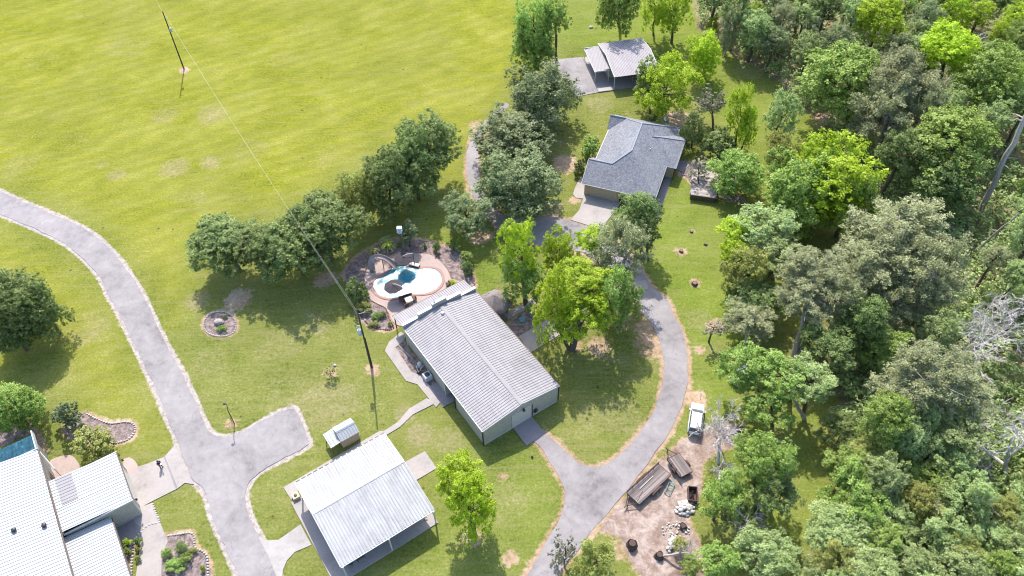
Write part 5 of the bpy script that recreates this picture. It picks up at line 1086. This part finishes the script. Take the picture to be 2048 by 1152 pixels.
# ------------------------------------------------------------------ person on the driveway
def person(fx, fy, hx, hy):
    B = P(fx, fy, .06); t = empty('person', B, 0, 'person in dark navy jacket and trousers holding a small pad on the concrete driveway', 'person')
    face = R(-20); fwd = np.array([math.cos(face), math.sin(face), 0]); sd_ = np.array([-fwd[1], fwd[0], 0]); up = np.array([0, 0, 1.])
    def J(f, s, z): return fwd*f+sd_*s+up*z
    import bmesh
    def skinned(name, verts, edges, mat, rads):
        me = bpy.data.meshes.new(name); bm = bmesh.new(); ly = bm.verts.layers.skin.verify(); vl = [bm.verts.new(tuple(float(c) for c in v)) for v in verts]
        for v, r_ in zip(vl, rads): v[ly].radius = r_ if hasattr(r_, '__len__') else (r_, r_)
        vl[0][ly].use_root = True
        for a_, b_ in edges: bm.edges.new((vl[a_], vl[b_]))
        bm.to_mesh(me); bm.free(); o = bpy.data.objects.new(name, me); COL.objects.link(o); md = o.modifiers.new('skin', 'SKIN'); md.use_smooth_shade = True; s2 = o.modifiers.new('sub', 'SUBSURF'); s2.levels = 1; s2.render_levels = 2; me.materials.append(mat); o.parent = t; return o
    bodyv = [J(0, 0, .95), J(0, 0, 1.12), J(.01, 0, 1.32), J(0, 0, 1.45), J(0, 0, 1.53), J(.02, 0, 1.62), J(.02, 0, 1.72)]
    bodye = [(k, k+1) for k in range(6)]; rad = [(.15, .12), (.145, .115), (.17, .12), (.10, .09), (.055, .055), (.085, .095), (.07, .085)]
    n0 = 7
    for s_ in (-1, 1):   # legs
        base = len(bodyv); bodyv += [J(0, s_*.10, .86), J(.02, s_*.12, .48), J(-.01+.05*s_, s_*.13, .08), J(.15+.05*s_, s_*.15, .04)]; bodye += [(0, base), (base, base+1), (base+1, base+2), (base+2, base+3)]; rad += [.095, .065, .045, .04]
    for s_ in (-1, 1):   # arms bent forward holding the pad
        base = len(bodyv); bodyv += [J(0, s_*.19, 1.43), J(-.02, s_*.27, 1.16), J(.24, s_*.16, 1.10), J(.31, s_*.11, 1.12)]; bodye += [(3, base), (base, base+1), (base+1, base+2), (base+2, base+3)]; rad += [.06, .048, .035, .032]
        hb = base+3
        for q, (ds, ln_) in enumerate(((-.03, .07), (-.01, .085), (.012, .08), (.034, .065))):
            fb = len(bodyv); bodyv += [J(.34, s_*.11+ds, 1.12), J(.34+ln_*.6, s_*.11+ds-.01*s_, 1.13), J(.34+ln_*.8, s_*.11+ds-.03*s_, 1.15)]; bodye += [(hb, fb), (fb, fb+1), (fb+1, fb+2)]; rad += [.011, .009, .008]
        fb = len(bodyv); bodyv += [J(.31, s_*.06, 1.14), J(.34, s_*.04, 1.16)]; bodye += [(hb, fb), (fb, fb+1)]; rad += [.011, .009]
    skinned('body', bodyv, bodye, M['skin'], rad)
    jv = [J(0, 0, .93), J(0, 0, 1.12), J(.01, 0, 1.32), J(0, 0, 1.46)]; je = [(0, 1), (1, 2), (2, 3)]; jr = [(.185, .15), (.175, .145), (.2, .15), (.12, .1)]
    for s_ in (-1, 1): b_ = len(jv); jv += [J(0, s_*.2, 1.44), J(-.02, s_*.28, 1.16), J(.2, s_*.175, 1.10)]; je += [(3, b_), (b_, b_+1), (b_+1, b_+2)]; jr += [.08, .065, .05]
    skinned('jacket', jv, je, M['navy'], jr)
    tv = [J(0, 0, .93)]; te = []; tr_ = [(.17, .14)]
    for s_ in (-1, 1): b_ = len(tv); tv += [J(0, s_*.10, .84), J(.02, s_*.12, .48), J(-.01+.05*s_, s_*.13, .07)]; te += [(0, b_), (b_, b_+1), (b_+1, b_+2)]; tr_ += [.115, .085, .07]
    skinned('trousers', tv, te, M['denim'], tr_)
    mb = MB(); vs = []; n = 12
    for z, r_ in ((1.60, .105), (1.68, .115), (1.76, .095), (1.81, .04)):
        for k in range(n): a = 2*math.pi*k/n; c_ = J(-.012, 0, z); vs.append((c_[0]+r_*math.cos(a)*1.0, c_[1]+r_*math.sin(a), z))
    mb.add(vs, [(i*n+k, i*n+(k+1) % n, (i+1)*n+(k+1) % n, (i+1)*n+k) for i in range(3) for k in range(n)]+[tuple(range(3*n, 4*n))]); mb.build('hair', M['hair'], t, True)
    mb = MB(); 
    for s_ in (-.035, .035): mb.lathe(J(.108, s_, 1.665), [(.0, -.012), (.012, 0), (.0, .012)], 6)
    mb.build('eyes', M['black_trim'], t); MB().tube([J(.11, 0, 1.66), J(.132, 0, 1.635)], .014, 5).build('nose', M['skin'], t); MB().tube([J(.107, -.025, 1.60), J(.107, .025, 1.60)], .008, 5).build('mouth', M['rust'], t)
    for s_ in (-1, 1): 
        a_ = J(.0+.05*s_, s_*.135, .0); MB().tube([J(-.08+.05*s_, s_*.125, .04), J(.04+.05*s_, s_*.14, .045), J(.2+.05*s_, s_*.155, .035)], [.045, .055, .04], 7).build('shoe', M['black_trim'], t)
    pd = MB(); q = J(.37, 0, 1.15); pd.box(q[0]-.09, q[0]+.09, q[1]-.13, q[1]+.13, q[2]-.01, q[2]+.015); o = pd.build('remote_controller', M['steel']); o.location = Vector([float(c) for c in B]); tag(o, 'small grey hand controller held by the standing person', 'controller'); return t
person(323.3, 935, 315, 921)

# ------------------------------------------------------------------ trees: (crown centre px, crown radii px, height of crown centre m, leaf, shape, base px, label)
GR = 'garden trees'
ROW = 'row of dark trees between field and pool'
TREES = [
 (450,488,68,52,5.8,'oak','round',None,'dark green tree at the left end of the row between field and pool',ROW),
 (520,497,52,46,5.6,'oak','round',None,'dark green tree second from the left end of the tree row',ROW),
 (588,492,74,66,6.2,'oak','round',None,'widest dark green tree in the middle of the tree row, over the wires',ROW),
 (652,458,72,62,6.8,'oak','round',None,'dark green tree of the row directly above the pool slide',ROW),
 (716,408,40,52,5.5,'olive','round',None,'slim olive green tree in the gap of the tree row',ROW),
 (780,372,54,64,6.5,'oak','round',None,'dark green tree third from the upper right end of the tree row',ROW),
 (830,335,52,60,7,'oak','round',None,'dark green tree second from the upper right end of the tree row',ROW),
 (856,290,58,52,8,'oak','round',None,'tallest dark green tree at the upper right end of the tree row',ROW),
 (700,372,26,22,3.5,'mid','small',None,'small lighter tree on the field side of the tree row',ROW),
 (1088,205,72,68,6,'live','round',None,'grey green live oak nearest the metal garage',GR),
 (1022,268,78,56,5.2,'live','round',None,'broad live oak over the bend of the garage track',GR),
 (1038,376,76,70,5,'live','round',None,'round grey green live oak left of the shingled house driveway',GR),
 (935,432,48,46,3.6,'live','open',None,'loose grey green tree left of the curving drive above the pool',GR),
 (1180,292,20,19,2.2,'mid','small',None,'small round shrub tree at the left corner of the shingled house',GR),
 (1157,335,14,19,1.4,'oak','small',None,'small dark shrub on the left side of the shingled house',GR),
 (1068,55,40,52,10,'mid','open',(1075,143),'tall slender green tree top beside the parking pad',GR),
 (1066,98,40,50,5.5,'mid','round',(1073,145),'lower green tree crowded against the tall slender one by the parking pad',GR),
 (1112,38,26,34,11,'mid','open',None,'side crown leaning right of the tall slender tree',GR),
 (1235,14,40,52,8,'mid','round',(1240,60),'dark green tree cut by the top edge above the metal garage',GR),
 (1308,16,24,46,7,'bright','open',(1307,70),'slim yellow green tree at the top edge right of the metal garage',GR),
 (1350,22,36,44,7,'bright','open',(1343,86),'forked yellow green tree at the top edge near the woods',GR),
 (1412,113,38,40,5.5,'bright','round',(1408,150),'round yellow green tree on the grass right of the metal garage',GR),
 (1338,178,60,58,6,'bright','open',(1302,240),'broad yellow green tree between metal garage and shingled house',GR),
 (1298,155,26,34,6,'mid','open',(1300,238),'green tree covering the right corner of the metal garage roof',GR),
 (1424,205,32,26,4.5,'grey','wispy',(1426,266),'sparse grey tree with thin stem behind the shingled house',GR),
 (1480,225,26,46,7,'bright','open',(1470,300),'tall narrow yellow green tree right of the shingled house',GR),
 (1498,255,20,36,5,'bright','open',(1480,302),'small yellow green tree leaning right beside the tall narrow one',GR),
 (1562,235,36,46,6,'pale','open',(1545,296),'pale green fan shaped tree alone on the upper lawn',GR),
 (1440,290,34,30,3,'oak','small',None,'dark green small tree right of the shingled house roof',GR),
 (1388,262,24,40,3.8,'oak','open',None,'thin dark tree touching the back corner of the shingled roof',GR),
 (1395,335,26,22,3.4,'grey','wispy',(1398,384),'feathery grey tree spreading over the pale roofed outbuilding',GR),
 (1470,350,52,44,4.2,'mid','round',None,'dense round green tree right of the pale roofed outbuilding',GR),
 (1565,310,36,40,5,'olive','open',None,'olive green tree between the lawn and the large maple like tree',GR),
 (1605,395,82,80,7,'mid','round',None,'left lower half of the large bright tree group right of the lawn',GR),
 (1655,365,88,78,9,'bright','round',None,'large yellow green tree crown in the middle of the right hand trees',GR),
 (1700,410,56,60,7,'mid','round',None,'green tree on the right flank of the large yellow green crown',GR),
 (1040,505,42,58,9,'bright','open',(1052,605),'tall light green tree standing behind the palapa',GR),
 (1045,560,42,45,5,'mid','open',(1050,610),'leafy lower tree in front of the tall one behind the palapa',GR),
 (1118,508,34,46,7,'bright','open',(1118,570),'slender light green tree left of the grey green conifer',GR),
 (1165,565,62,44,11,'bright','open',(1143,700),'large brilliant yellow green tree in the centre of the photo',GR),
 (1108,610,44,66,8.5,'bright','open',(1139,698),'left hanging bough tree under the brilliant centre crown',GR),
 (1165,632,56,56,7.5,'bright','open',(1146,700),'yellow green leafy tree beneath the brilliant centre crown above the walk',GR),
 (1222,598,38,56,8,'mid','open',(1232,645),'light green tree on the right side of the brilliant centre crown',GR),
 (1258,602,26,34,7,'mid','open',(1240,648),'green tree overhanging the drive right of the centre crown',GR),
 (1240,505,58,66,9,'pine','pine',(1258,600),'grey green feathery conifer above the centre crown',GR),
 (1185,480,32,28,9,'bright','open',(1195,555),'small bright bough tree left of the grey green conifer',GR),
 (1272,425,44,42,8,'oak','round',(1283,500),'dark green tree over the right end of the garage front',GR),
 (1292,465,32,36,6,'oak','open',(1296,520),'dark green tree just below the one over the garage front',GR),
 (925,960,50,50,8.5,'bright','open',(948,1068),'yellow green tree beside the white workshop roof',GR),
 (945,1015,46,56,6.0,'bright','open',(950,1070),'lower yellow green boughs tree next to the workshop porch',GR),
 (1190,1125,40,42,3.8,'olive','open',None,'olive green tree at the bottom edge beside the drive',GR),
 (1130,1105,28,38,3.6,'grey','wispy',None,'sparse grey green tree at the bottom edge on the drive side',GR),
 (40,610,72,66,6.2,'oak','round',None,'big dark oak at the left edge of the photo',GR),
 (85,620,42,50,5.6,'oak','round',None,'right flank tree of the big oak at the left edge',GR),
 (22,665,50,34,4.2,'oak','round',None,'low dark tree at the left edge under the big oak',GR),
 (22,812,52,50,4.2,'mid','round',None,'bright green tree at the left edge above the teal roof',GR),
 (135,828,31,31,2.6,'live','small',None,'grey green bushy tree on the kidney shaped bed',GR),
 (183,888,38,33,2.4,'olive','small',None,'rounded yellowish green tree beside the garage wing roof',GR),
 (711,582,22,24,2.4,'oak','small',None,'round dark green small tree left of the pool deck',GR),
 (818,464,19,20,3.0,'live','small',(820,493),'small round grey green tree beside the birdhouse pole',GR),
 (873,494,9,11,1.0,'mid','small',None,'bright shrub in the bed above the pool, left one','shrubs in the pool beds'),
 (907,488,14,13,1.2,'mid','small',None,'round bright shrub in the bed at the upper right of the pool','shrubs in the pool beds'),
 (934,512,14,12,1.5,'mid','small',None,'light green shrub above the dark one right of the pool','shrubs in the pool beds'),
 (933,536,12,16,1.4,'oak','small',None,'dark green shrub with bare stem right of the pool','shrubs in the pool beds'),
 (798,488,6,5,.5,'mid','small',None,'tiny green tuft beside the birdhouse pole','shrubs in the pool beds'),
 (848,491,6,6,.5,'oak','small',None,'tiny dark tuft in the bed right of the small grey green tree','shrubs in the pool beds'),
 (728,612,16,12,.9,'olive','open',None,'loose shrub at the top of the bed below the pool','shrubs in the pool beds'),
 (750,632,9,8,.5,'mid','small',None,'small green shrub in the bed below the pool, left one','shrubs in the pool beds'),
 (764,629,8,7,.5,'oak','small',None,'small green shrub in the bed below the pool, right one','shrubs in the pool beds'),
 (748,648,12,6,.4,'olive','small',None,'flat pale shrub along the lower edge of the bed below the pool','shrubs in the pool beds'),
 (780,647,6,5,.4,'mid','small',None,'small clump at the corner of the warehouse canopy','shrubs in the pool beds'),
 (905,566,10,6,.5,'bright','small',None,'yellow green low plant beside the warehouse canopy corner','shrubs in the pool beds'),
 (660,740,15,13,1.3,'olive','wispy',None,'young sparse tree in a bare ring on the middle lawn',GR),
 (444,657,12,6,.35,'mid','small',None,'low green plants in the circular planter','bed plants'),
 (450,632,5,4,.3,'oak','small',None,'tiny sprig at the top of the circular planter','bed plants'),
 (252,1085,10,9,.8,'bright','small',None,'orange tipped shrub beside the second wing roof','bed plants'),
 (253,1102,9,9,.7,'mid','small',None,'green shrub below the orange tipped one beside the wing roof','bed plants'),
 (276,1083,8,9,.8,'mid','small',None,'shrub at the left edge of the curved walk, upper one','bed plants'),
 (275,1100,7,7,.6,'olive','small',None,'shrub at the left edge of the curved walk, middle one','bed plants'),
 (275,1117,7,6,.5,'oak','small',None,'dark shrub at the left edge of the curved walk, lower one','bed plants'),
 (362,1096,14,13,.8,'oak','open',None,'dark rose like shrub in the bed by the curved walk','bed plants'),
 (372,1115,14,10,.7,'mid','small',None,'green shrub in the centre of the bed by the curved walk','bed plants'),
 (352,1128,22,14,.6,'mid','open',None,'spreading ground shrub at the lower part of the bed by the walk','bed plants'),
 (387,1100,9,6,.4,'olive','small',None,'flat shrub at the right edge of the bed by the walk','bed plants'),
 (404,1137,6,9,.5,'bright','small',None,'bright little shrub inside the stone corner at the bottom edge','bed plants'),
 (332,1105,10,22,.5,'mid','open',None,'low greenery along the curved walk in the lower bed','bed plants'),
 # right hand woods, individually placed
 (1690,160,78,62,9,'mid','round',(1700,250),'big mid green tree at the wood edge above the tall grey pine','woodland trees'),
 (1800,160,66,58,13,'pine','pine',(1745,340),'top of the tall grey pine with a dark leaning trunk','woodland trees'),
 (1775,235,70,66,9,'pine','pine',(1747,338),'lower boughs of the tall grey pine with the dark leaning trunk','woodland trees'),
 (1845,225,46,60,9,'pine','pine',None,'grey pine right of the dark leaning trunk','woodland trees'),
 (1900,100,62,46,11,'bright','round',None,'bright green crown behind the pale dead trunk at upper right','woodland trees'),
 (1975,160,66,60,10,'mid','round',None,'green crown right of the pale dead trunk','woodland trees'),
 (1760,38,48,38,10,'bright','round',None,'bright crown among dark woods near the top edge','woodland trees'),
 (1505,38,20,30,6,'bright','small',None,'small bright tree at the wood edge near the top','woodland trees'),
 (1540,42,24,30,6,'pale','small',None,'small pale green tree right of the bright one near the top','woodland trees'),
 (1428,46,13,16,3,'bright','small',None,'bright bush at the foot of the wood edge at the top','woodland trees'),
 (1460,60,22,40,6,'pine','pine',None,'blue green conifer at the wood edge near the top','woodland trees'),
 (1900,285,84,62,11,'mid','round',None,'very broad green crown left of the tall pale trunk','woodland trees'),
 (1880,355,66,50,7,'oak','round',None,'dark broad crown below the very broad green one','woodland trees'),
 (1805,450,94,66,13,'pine','pine',(1790,580),'huge grey pine crown in the middle of the right hand woods','woodland trees'),
 (1760,520,78,62,11,'pine','pine',(1765,610),'left lower boughs of the huge grey pine','woodland trees'),
 (1855,540,78,76,11,'pine','pine',(1830,640),'right lower boughs of the huge grey pine','woodland trees'),
 (1800,590,80,52,8,'pine','pine',None,'lowest shaded boughs of the huge grey pine','woodland trees'),
 (1530,455,66,46,9,'pale','open',(1545,580),'pale green spreading tree on the right side of the lawn','woodland trees'),
 (1468,505,28,26,8,'bright','open',(1500,570),'bright yellow bough tree reaching over the lawn','woodland trees'),
 (1470,462,34,28,9,'bright','open',(1500,560),'upper yellow green bough tree at the lawn edge','woodland trees'),
 (1555,510,54,40,8,'pale','open',None,'pale green tree below the spreading one','woodland trees'),
 (1490,545,48,50,7,'olive','open',(1480,600),'dark olive tree at the lawn edge left of the leaning pine','woodland trees'),
 (1510,600,56,44,5,'oak','round',None,'dark shaded tree at the lawn edge','woodland trees'),
 (1500,640,50,38,6,'pine','pine',None,'grey conifer in front of the dark shaded tree','woodland trees'),
 (1630,545,66,46,12,'pine','pine',(1588,710),'top of the pine with a leaning grey trunk','woodland trees'),
 (1610,600,54,44,10,'pine','pine',(1588,710),'left boughs of the pine with a leaning grey trunk','woodland trees'),
 (1665,600,48,52,9,'pine','pine',(1590,712),'right boughs of the pine with a leaning grey trunk','woodland trees'),
 (1428,655,26,18,3.5,'grey','wispy',None,'sparse dark bough near the outer curve of the drive','woodland trees'),
 (1490,735,50,46,7,'mid','open',(1530,800),'leafy tree hiding the second white car','woodland trees'),
 (1560,750,52,44,8,'mid','open',(1580,800),'leafy tree right of the hidden white car','woodland trees'),
 (1540,810,50,40,5.5,'mid','open',(1545,850),'lower leafy tree behind the bare tree','woodland trees'),
 (1620,760,48,42,8,'pale','open',(1605,830),'pale leafy tree with a leaning pale trunk','woodland trees'),
 (1660,690,56,46,7,'oak','open',None,'shaded tree left of the dark clearing','woodland trees'),
 (1720,660,50,60,7,'oak','round',None,'dark green tree beneath the huge grey pine','woodland trees'),
 (1770,690,54,40,6,'mid','open',None,'green tree at the upper side of the dark clearing','woodland trees'),
 (1870,745,88,56,13,'pine','pine',(1732,885),'large pale pine crown on a long leaning trunk at lower right','woodland trees'),
 (1810,775,60,46,11,'pine','pine',(1732,885),'left boughs of the large pale pine on the long leaning trunk','woodland trees'),
 (1925,790,64,52,10,'pine','pine',None,'right boughs of the large pale pine on the long leaning trunk','woodland trees'),
 (1502,905,38,36,8,'mid','open',(1510,990),'green tree on the right of the small trailer','woodland trees'),
 (1535,925,54,56,8,'mid','open',(1540,1020),'green tree at the left of the grass strip','woodland trees'),
 (1448,992,42,44,6,'mid','open',None,'rounded green tree beside the rusty box','woodland trees'),
 (1545,990,50,50,6,'oak','open',None,'dark green tree overhanging the grass strip','woodland trees'),
 (1490,1040,46,36,4,'oak','open',None,'shaded low tree below the green tree by the small trailer','woodland trees'),
 (1440,1120,46,36,5,'mid','open',None,'green tree at the bottom edge right of the white rocks','woodland trees'),
 (1530,1105,66,44,6,'pale','open',None,'pale tree at the bottom edge below the grass strip','woodland trees'),
 (1385,1132,26,20,2.5,'mid','open',None,'low bush beside the crooked bough at the bottom','woodland trees'),
 (1362,1088,16,15,1.4,'olive','open',None,'small olive bush right of the white rocks','woodland trees'),
 (1690,860,52,36,4,'oak','open',None,'low dark tree at the foot of the long leaning trunk','woodland trees'),
]
for T_ in TREES:
    cx, cy, rx, ry, zc, kind, shape, base, label, group = T_
    small = rx < 18
    tree(cx, cy, rx, ry, zc, kind, shape, base, label, 'shrub' if small else 'tree', group, 'shrub' if small else ('pine_tree' if shape == 'pine' else 'tree'), limbs=4 if small else 9, minz=.05 if small else .3, bark='bark_pale' if kind == 'pine' else 'bark')
# fill of the woods: dart throwing inside the wood outline
wood = np.array([(1430,-30),(1440,14),(1500,55),(1595,112),(1680,175),(1755,240),(1810,330),(1870,420),(1910,480),(1945,560),(1900,640),(1860,690),(1790,740),(1715,800),(1705,880),(1690,940),(1680,1000),(1665,1110),(1590,1185),(1800,1200),(2080,1200),(2080,-30)], float)
CLEAR = [(1985,650,60),(1990,600,40),(2020,700,50),(2015,870,55),(2005,930,45),(2010,820,45),(1965,420,34),(1985,385,30),(2005,350,40),(2025,310,42),(2040,280,42),(1985,395,40),(1950,500,24),(1985,475,20),(2020,445,20),(1735,90,24),(1905,150,26),(1930,110,24),(1955,75,20)]
rng = np.random.default_rng(2024); placed = []; cnt = 0
def inside(x, y, poly): return signed(np.array([x], float), np.array([y], float), poly)[0] < 0
tone_w = {'mid': 'green', 'oak': 'dark green', 'pale': 'pale green', 'bright': 'yellow green', 'pine': 'grey green', 'olive': 'olive'}
size_w = ('slim', 'medium sized', 'broad')
def row_w(y):
    return ('at the top edge', 'level with the metal garage', 'level with the shingled roof', 'level with the garage front', 'level with the pool', 'level with the warehouse ridge', 'level with the white car', 'level with the trailers', 'level with the rock heaps', 'along the bottom edge')[int(min(9, max(0, y//120)))]
def col_w(x):
    return ('at the wood edge', 'in the left woods', 'in the middle woods', 'in the right woods', 'at the right frame edge')[int(min(4, max(0, (x-1400)//135)))]
used_l = {}
cands = []
for tr_ in range(9000):
    x = rng.uniform(1390, 2075); y = rng.uniform(-25, 1190); sc_ = .55+.45*min(max(y, 0)/1150, 1)
    if not inside(x, y, wood): continue
    r = rng.uniform(30, 62)*(.72+.35*max(y, 0)/1150)
    if any((x-a)**2+((y-b)*1.1)**2 < ((.64 if y < 450 else (.72 if y < 850 else .60))*(r+c))**2 for a, b, c in placed): continue
    if any((x-a)**2+(y-b)**2 < (.62*(r+max(c, d_)))**2 for a, b, c, d_ in CANOPY if c > 24): continue
    if 1640 < x < 1760 and 700 < y < 860: continue
    if any((x-a)**2+(y-b)**2 < (c+r*.75)**2 for a, b, c in CLEAR): continue
    if 1880 < x < 1940 and 400 < y < 490: continue
    placed.append((x, y, r))
for x, y, r in sorted(placed, key=lambda q: q[1]):
    if y < 120 and x < 1900: kd = rng.choice(['oak', 'live', 'oak', 'pine', 'mid', 'pale'])
    elif y < 450: kd = rng.choice(['mid', 'pale', 'oak', 'bright', 'pale'])
    elif y > 860: kd = rng.choice(['pale', 'mid', 'pale', 'pale', 'olive'])
    else: kd = rng.choice(['mid', 'pine', 'oak', 'pale', 'pale'])
    sh_ = 'pine' if kd == 'pine' else rng.choice(['round', 'open', 'open']); tone = tone_w.get(kd, 'grey green')
    lb = '%s %s tree %s, %s' % (size_w[0 if r < 38 else (1 if r < 50 else 2)], tone, col_w(x), row_w(y)); k = used_l.get(lb, 0); used_l[lb] = k+1
    if k: lb = ('second', 'third', 'fourth', 'fifth', 'sixth', 'seventh')[min(k-1, 5)]+' '+lb
    h = (5.5+r*.075)*rng.uniform(.85, 1.2) if y < 900 else (4.5+r*.05)*rng.uniform(.8, 1.2)
    tree(x, y, r, r*rng.uniform(.82, 1.0), h, kd, sh_, None, lb, 'tree', 'woodland trees', 'pine_tree' if sh_ == 'pine' else 'tree', limbs=6, seed=int(x*3+y*5))
    cnt += 1
print('wood fill', cnt)
# undergrowth of the woods: nobody could count it
rng = np.random.default_rng(77); me0 = PROTO['open'][0]
FP = np.array(FOREST_PX, float)
def undergrowth(n_clump, label, far=False):
    C_ = []; 
    while len(C_) < n_clump:
        x = rng.uniform(1385, 2100) if not far else rng.uniform(2085, 2700); y = rng.uniform(-60, 1200)
        if far: C_.append(P(x, y)+np.array([0, 0, 1.5+7*rng.uniform(0, 1)**.6]))
        elif inside(x-6, y+4, FP): C_.append(P(x, y, rng.uniform(.3, 2.4)))
    C_ = np.array(C_); k = 30; ci = np.repeat(np.arange(n_clump), k); dd = sph(rng, len(ci), -.3); rr = rng.uniform(.6, 1.5, n_clump)*(2.0 if far else 1)
    pos = C_[ci]+dd*rr[ci][:, None]*rng.uniform(.3, 1, len(ci))[:, None]; ok = pos[:, 2] > .02; pos = pos[ok]; dd = dd[ok]; ci = ci[ok]
    tint = .45*rng.uniform(0, 1, n_clump)[ci]+.45*rng.uniform(0, 1, len(ci)); me = mesh_cards('undergrowth', pos, dd+np.array([0, 0, .6])+rng.normal(size=dd.shape)*.4, .24*(2.0 if far else 1)*rng.uniform(.6, 1.4, len(ci)), .6, tint, rng)
    o = bpy.data.objects.new('far_woodland' if far else 'undergrowth', me); COL.objects.link(o); me.materials.clear(); me.materials.append(LEAF['pale']); tag(o, label, 'undergrowth', kind='stuff')
undergrowth(3800, 'dense leafy undergrowth covering the floor of the woods')
undergrowth(2600, 'continuous green canopy of the woods beyond the right edge', True)
# palms in the pool bed
def palm(px, py, h, label, kind='mid'):
    t = empty('palm', P(px, py), 0, label, 'palm', 'small palms by the pool'); rng = np.random.default_rng(int(px)); MB().tube([(0, 0, 0), (.03, .02, h*.5), (0, 0, h)], [.13, .1, .08], 8).build('trunk', M['bark'], t)
    c = []; n_ = []
    for k in range(15):
        a = 6.283*k/15+rng.uniform(-.2, .2); el = rng.uniform(.1, .9)
        for j_ in range(14):
            s = j_/13*1.15; c.append((math.cos(a)*s, math.sin(a)*s, h+s*el-.75*s*s)); n_.append((rng.normal()*.3-math.sin(a)*.2, math.cos(a)*.2, 1))
    c = np.array(c); me = mesh_cards('frond', c, np.array(n_), np.full(len(c), .15), .45, rng.uniform(.2, .9, len(c)), rng); o = bpy.data.objects.new('fronds', me); COL.objects.link(o); me.materials.clear(); me.materials.append(LEAF[kind]); o.parent = t
palm(747, 512, 1.5, 'small dark palm left of the umbrella at the pool slide', 'olive'); palm(779, 502, 1.6, 'small yellowish palm between slide and birdhouse pole', 'bright'); palm(773, 489, 1.2, 'pale palm tuft behind the yellowish palm', 'pale')
# bare and dead trees, leaning trunks
bare_tree(1436, 925, 1444, 830, 6.5, .62, 'bare grey tree spreading over the parked white car', lvl=5, kids_=4, r=.2, bark='bark_dead', seed=5, up=.10, trunk_frac=.34, L=3.7)
bare_tree(1935, 730, 1985, 640, 10.5, .72, 'large bleached dead tree at the right side of the woods', lvl=5, kids_=4, r=.34, seed=8, up=.02, L=7.5)
bare_tree(2010, 960, 2015, 860, 10.5, .75, 'large bleached dead tree at the lower right edge', lvl=5, kids_=4, r=.32, seed=11, up=.02, L=6.8)
bare_tree(1880, 178, 1958, 62, 15.0, .42, 'pale dead trunk leaning right among bright crowns at upper right', lvl=3, kids_=4, r=.26, seed=13, up=.05, L=4.0, trunk_frac=.7)
bare_tree(1735, 110, 1748, 55, 11, .5, 'pale dead snag near the top edge of the woods', lvl=3, kids_=4, r=.2, seed=15, L=3.2, trunk_frac=.55)
bare_tree(1318, 1113, 1400, 1098, 3.4, .4, 'crooked pale bough growing beside the burnt stump', lvl=3, kids_=3, r=.14, seed=17, L=2.2, trunk_frac=.55, bark='bark_pale')
bare_tree(1492, 1090, 1500, 1050, 6.5, .6, 'bare pale boughs showing through the trees at the bottom', lvl=4, kids_=4, r=.12, seed=19, L=2.8, trunk_frac=.4)
bare_tree(1750, 1060, 1755, 990, 8, .6, 'thin bare grey tree inside the lower woods', lvl=4, kids_=4, r=.12, seed=21, L=3, trunk_frac=.4)
def lean_trunk(bx, by, tx, ty, h, r0, r1, label, bark='bark_pale'):
    B = P(bx, by); T = P(tx, ty, h)-B; t = empty('leaning_trunk', B, 0, label, 'tree trunk'); rng = np.random.default_rng(int(bx)); mb = MB(); limb(mb, (0, 0, -.2), T, r0, r1, rng, 9, 7, .02)
    mb.build('trunk', M[bark], t, True)
    for k in range(7): f = rng.uniform(.45, .97); mb = MB(); limb(mb, T*f, T*f+rng.normal(size=3)*np.array([1.3, 1.3, .6]), r1*.5, .015, rng, 4, 3, .15); mb.build('branch', M[bark], t)
lean_trunk(1962, 420, 2055, 225, 17, .48, .36, 'tall pale bare trunk leaning off the right edge of the photo')
lean_trunk(1938, 512, 2040, 425, 12, .2, .1, 'thin pale trunk leaning across the woods below the tall one')
lean_trunk(1588, 712, 1645, 565, 11.5, .3, .14, 'grey pine trunk leaning right at the edge of the lawn')
lean_trunk(1732, 886, 1845, 788, 10.5, .36, .2, 'long brown pine trunk leaning right above the lower woods', 'bark')
lean_trunk(1744, 342, 1778, 235, 10.5, .38, .2, 'dark ivy covered pine trunk rising from the bare patch', 'bark')
lean_trunk(1610, 838, 1572, 765, 7, .3, .16, 'pale grey trunk standing beside the grass strip', 'bark_pale')
lean_trunk(1145, 700, 1165, 590, 9.5, .34, .16, 'pale trunk fork under the brilliant centre crown', 'bark_pale')
lean_trunk(1835, 1095, 1878, 1000, 9.5, .14, .07, 'thin pale trunk poking out of the lower woods near the bottom edge', 'bark_dead')
lean_trunk(1702, 478, 1722, 375, 10.5, .16, .08, 'thin pale trunk between the yellow green crown and the huge grey pine', 'bark_dead')
lean_trunk(1935, 1085, 1962, 985, 9.5, .14, .07, 'thin pale trunk in the lower woods below the bleached dead tree', 'bark_dead')
lean_trunk(1655, 400, 1690, 300, 9, .12, .06, 'thin pale trunk behind the large yellow green crown', 'bark_dead')
for k, (x_, y_, a, ln_) in enumerate(((1655, 245, 60, 2.2), (1560, 152, -10, 3.0), (1640, 230, 20, 1.6), (1920, 460, 15, 2.6), (1402, 792, 70, 1.1))):
    g = rot_empty('fallen_log', x_, y_, .1, a, ('short grey fallen log at the foot of the wood edge', 'long fallen branch along the upper wood edge', 'small fallen log left of the short grey one', 'fallen log beside the pale debris in the woods', 'thin broken stick on the grass above the white car')[k], 'log'); MB().tube([(-ln_/2, 0, 0), (0, .1, .05), (ln_/2, 0, 0)], [.13 if k < 4 else .04, .11 if k < 4 else .035, .07 if k < 4 else .02], 7).build('log', M['bark_pale'], g)
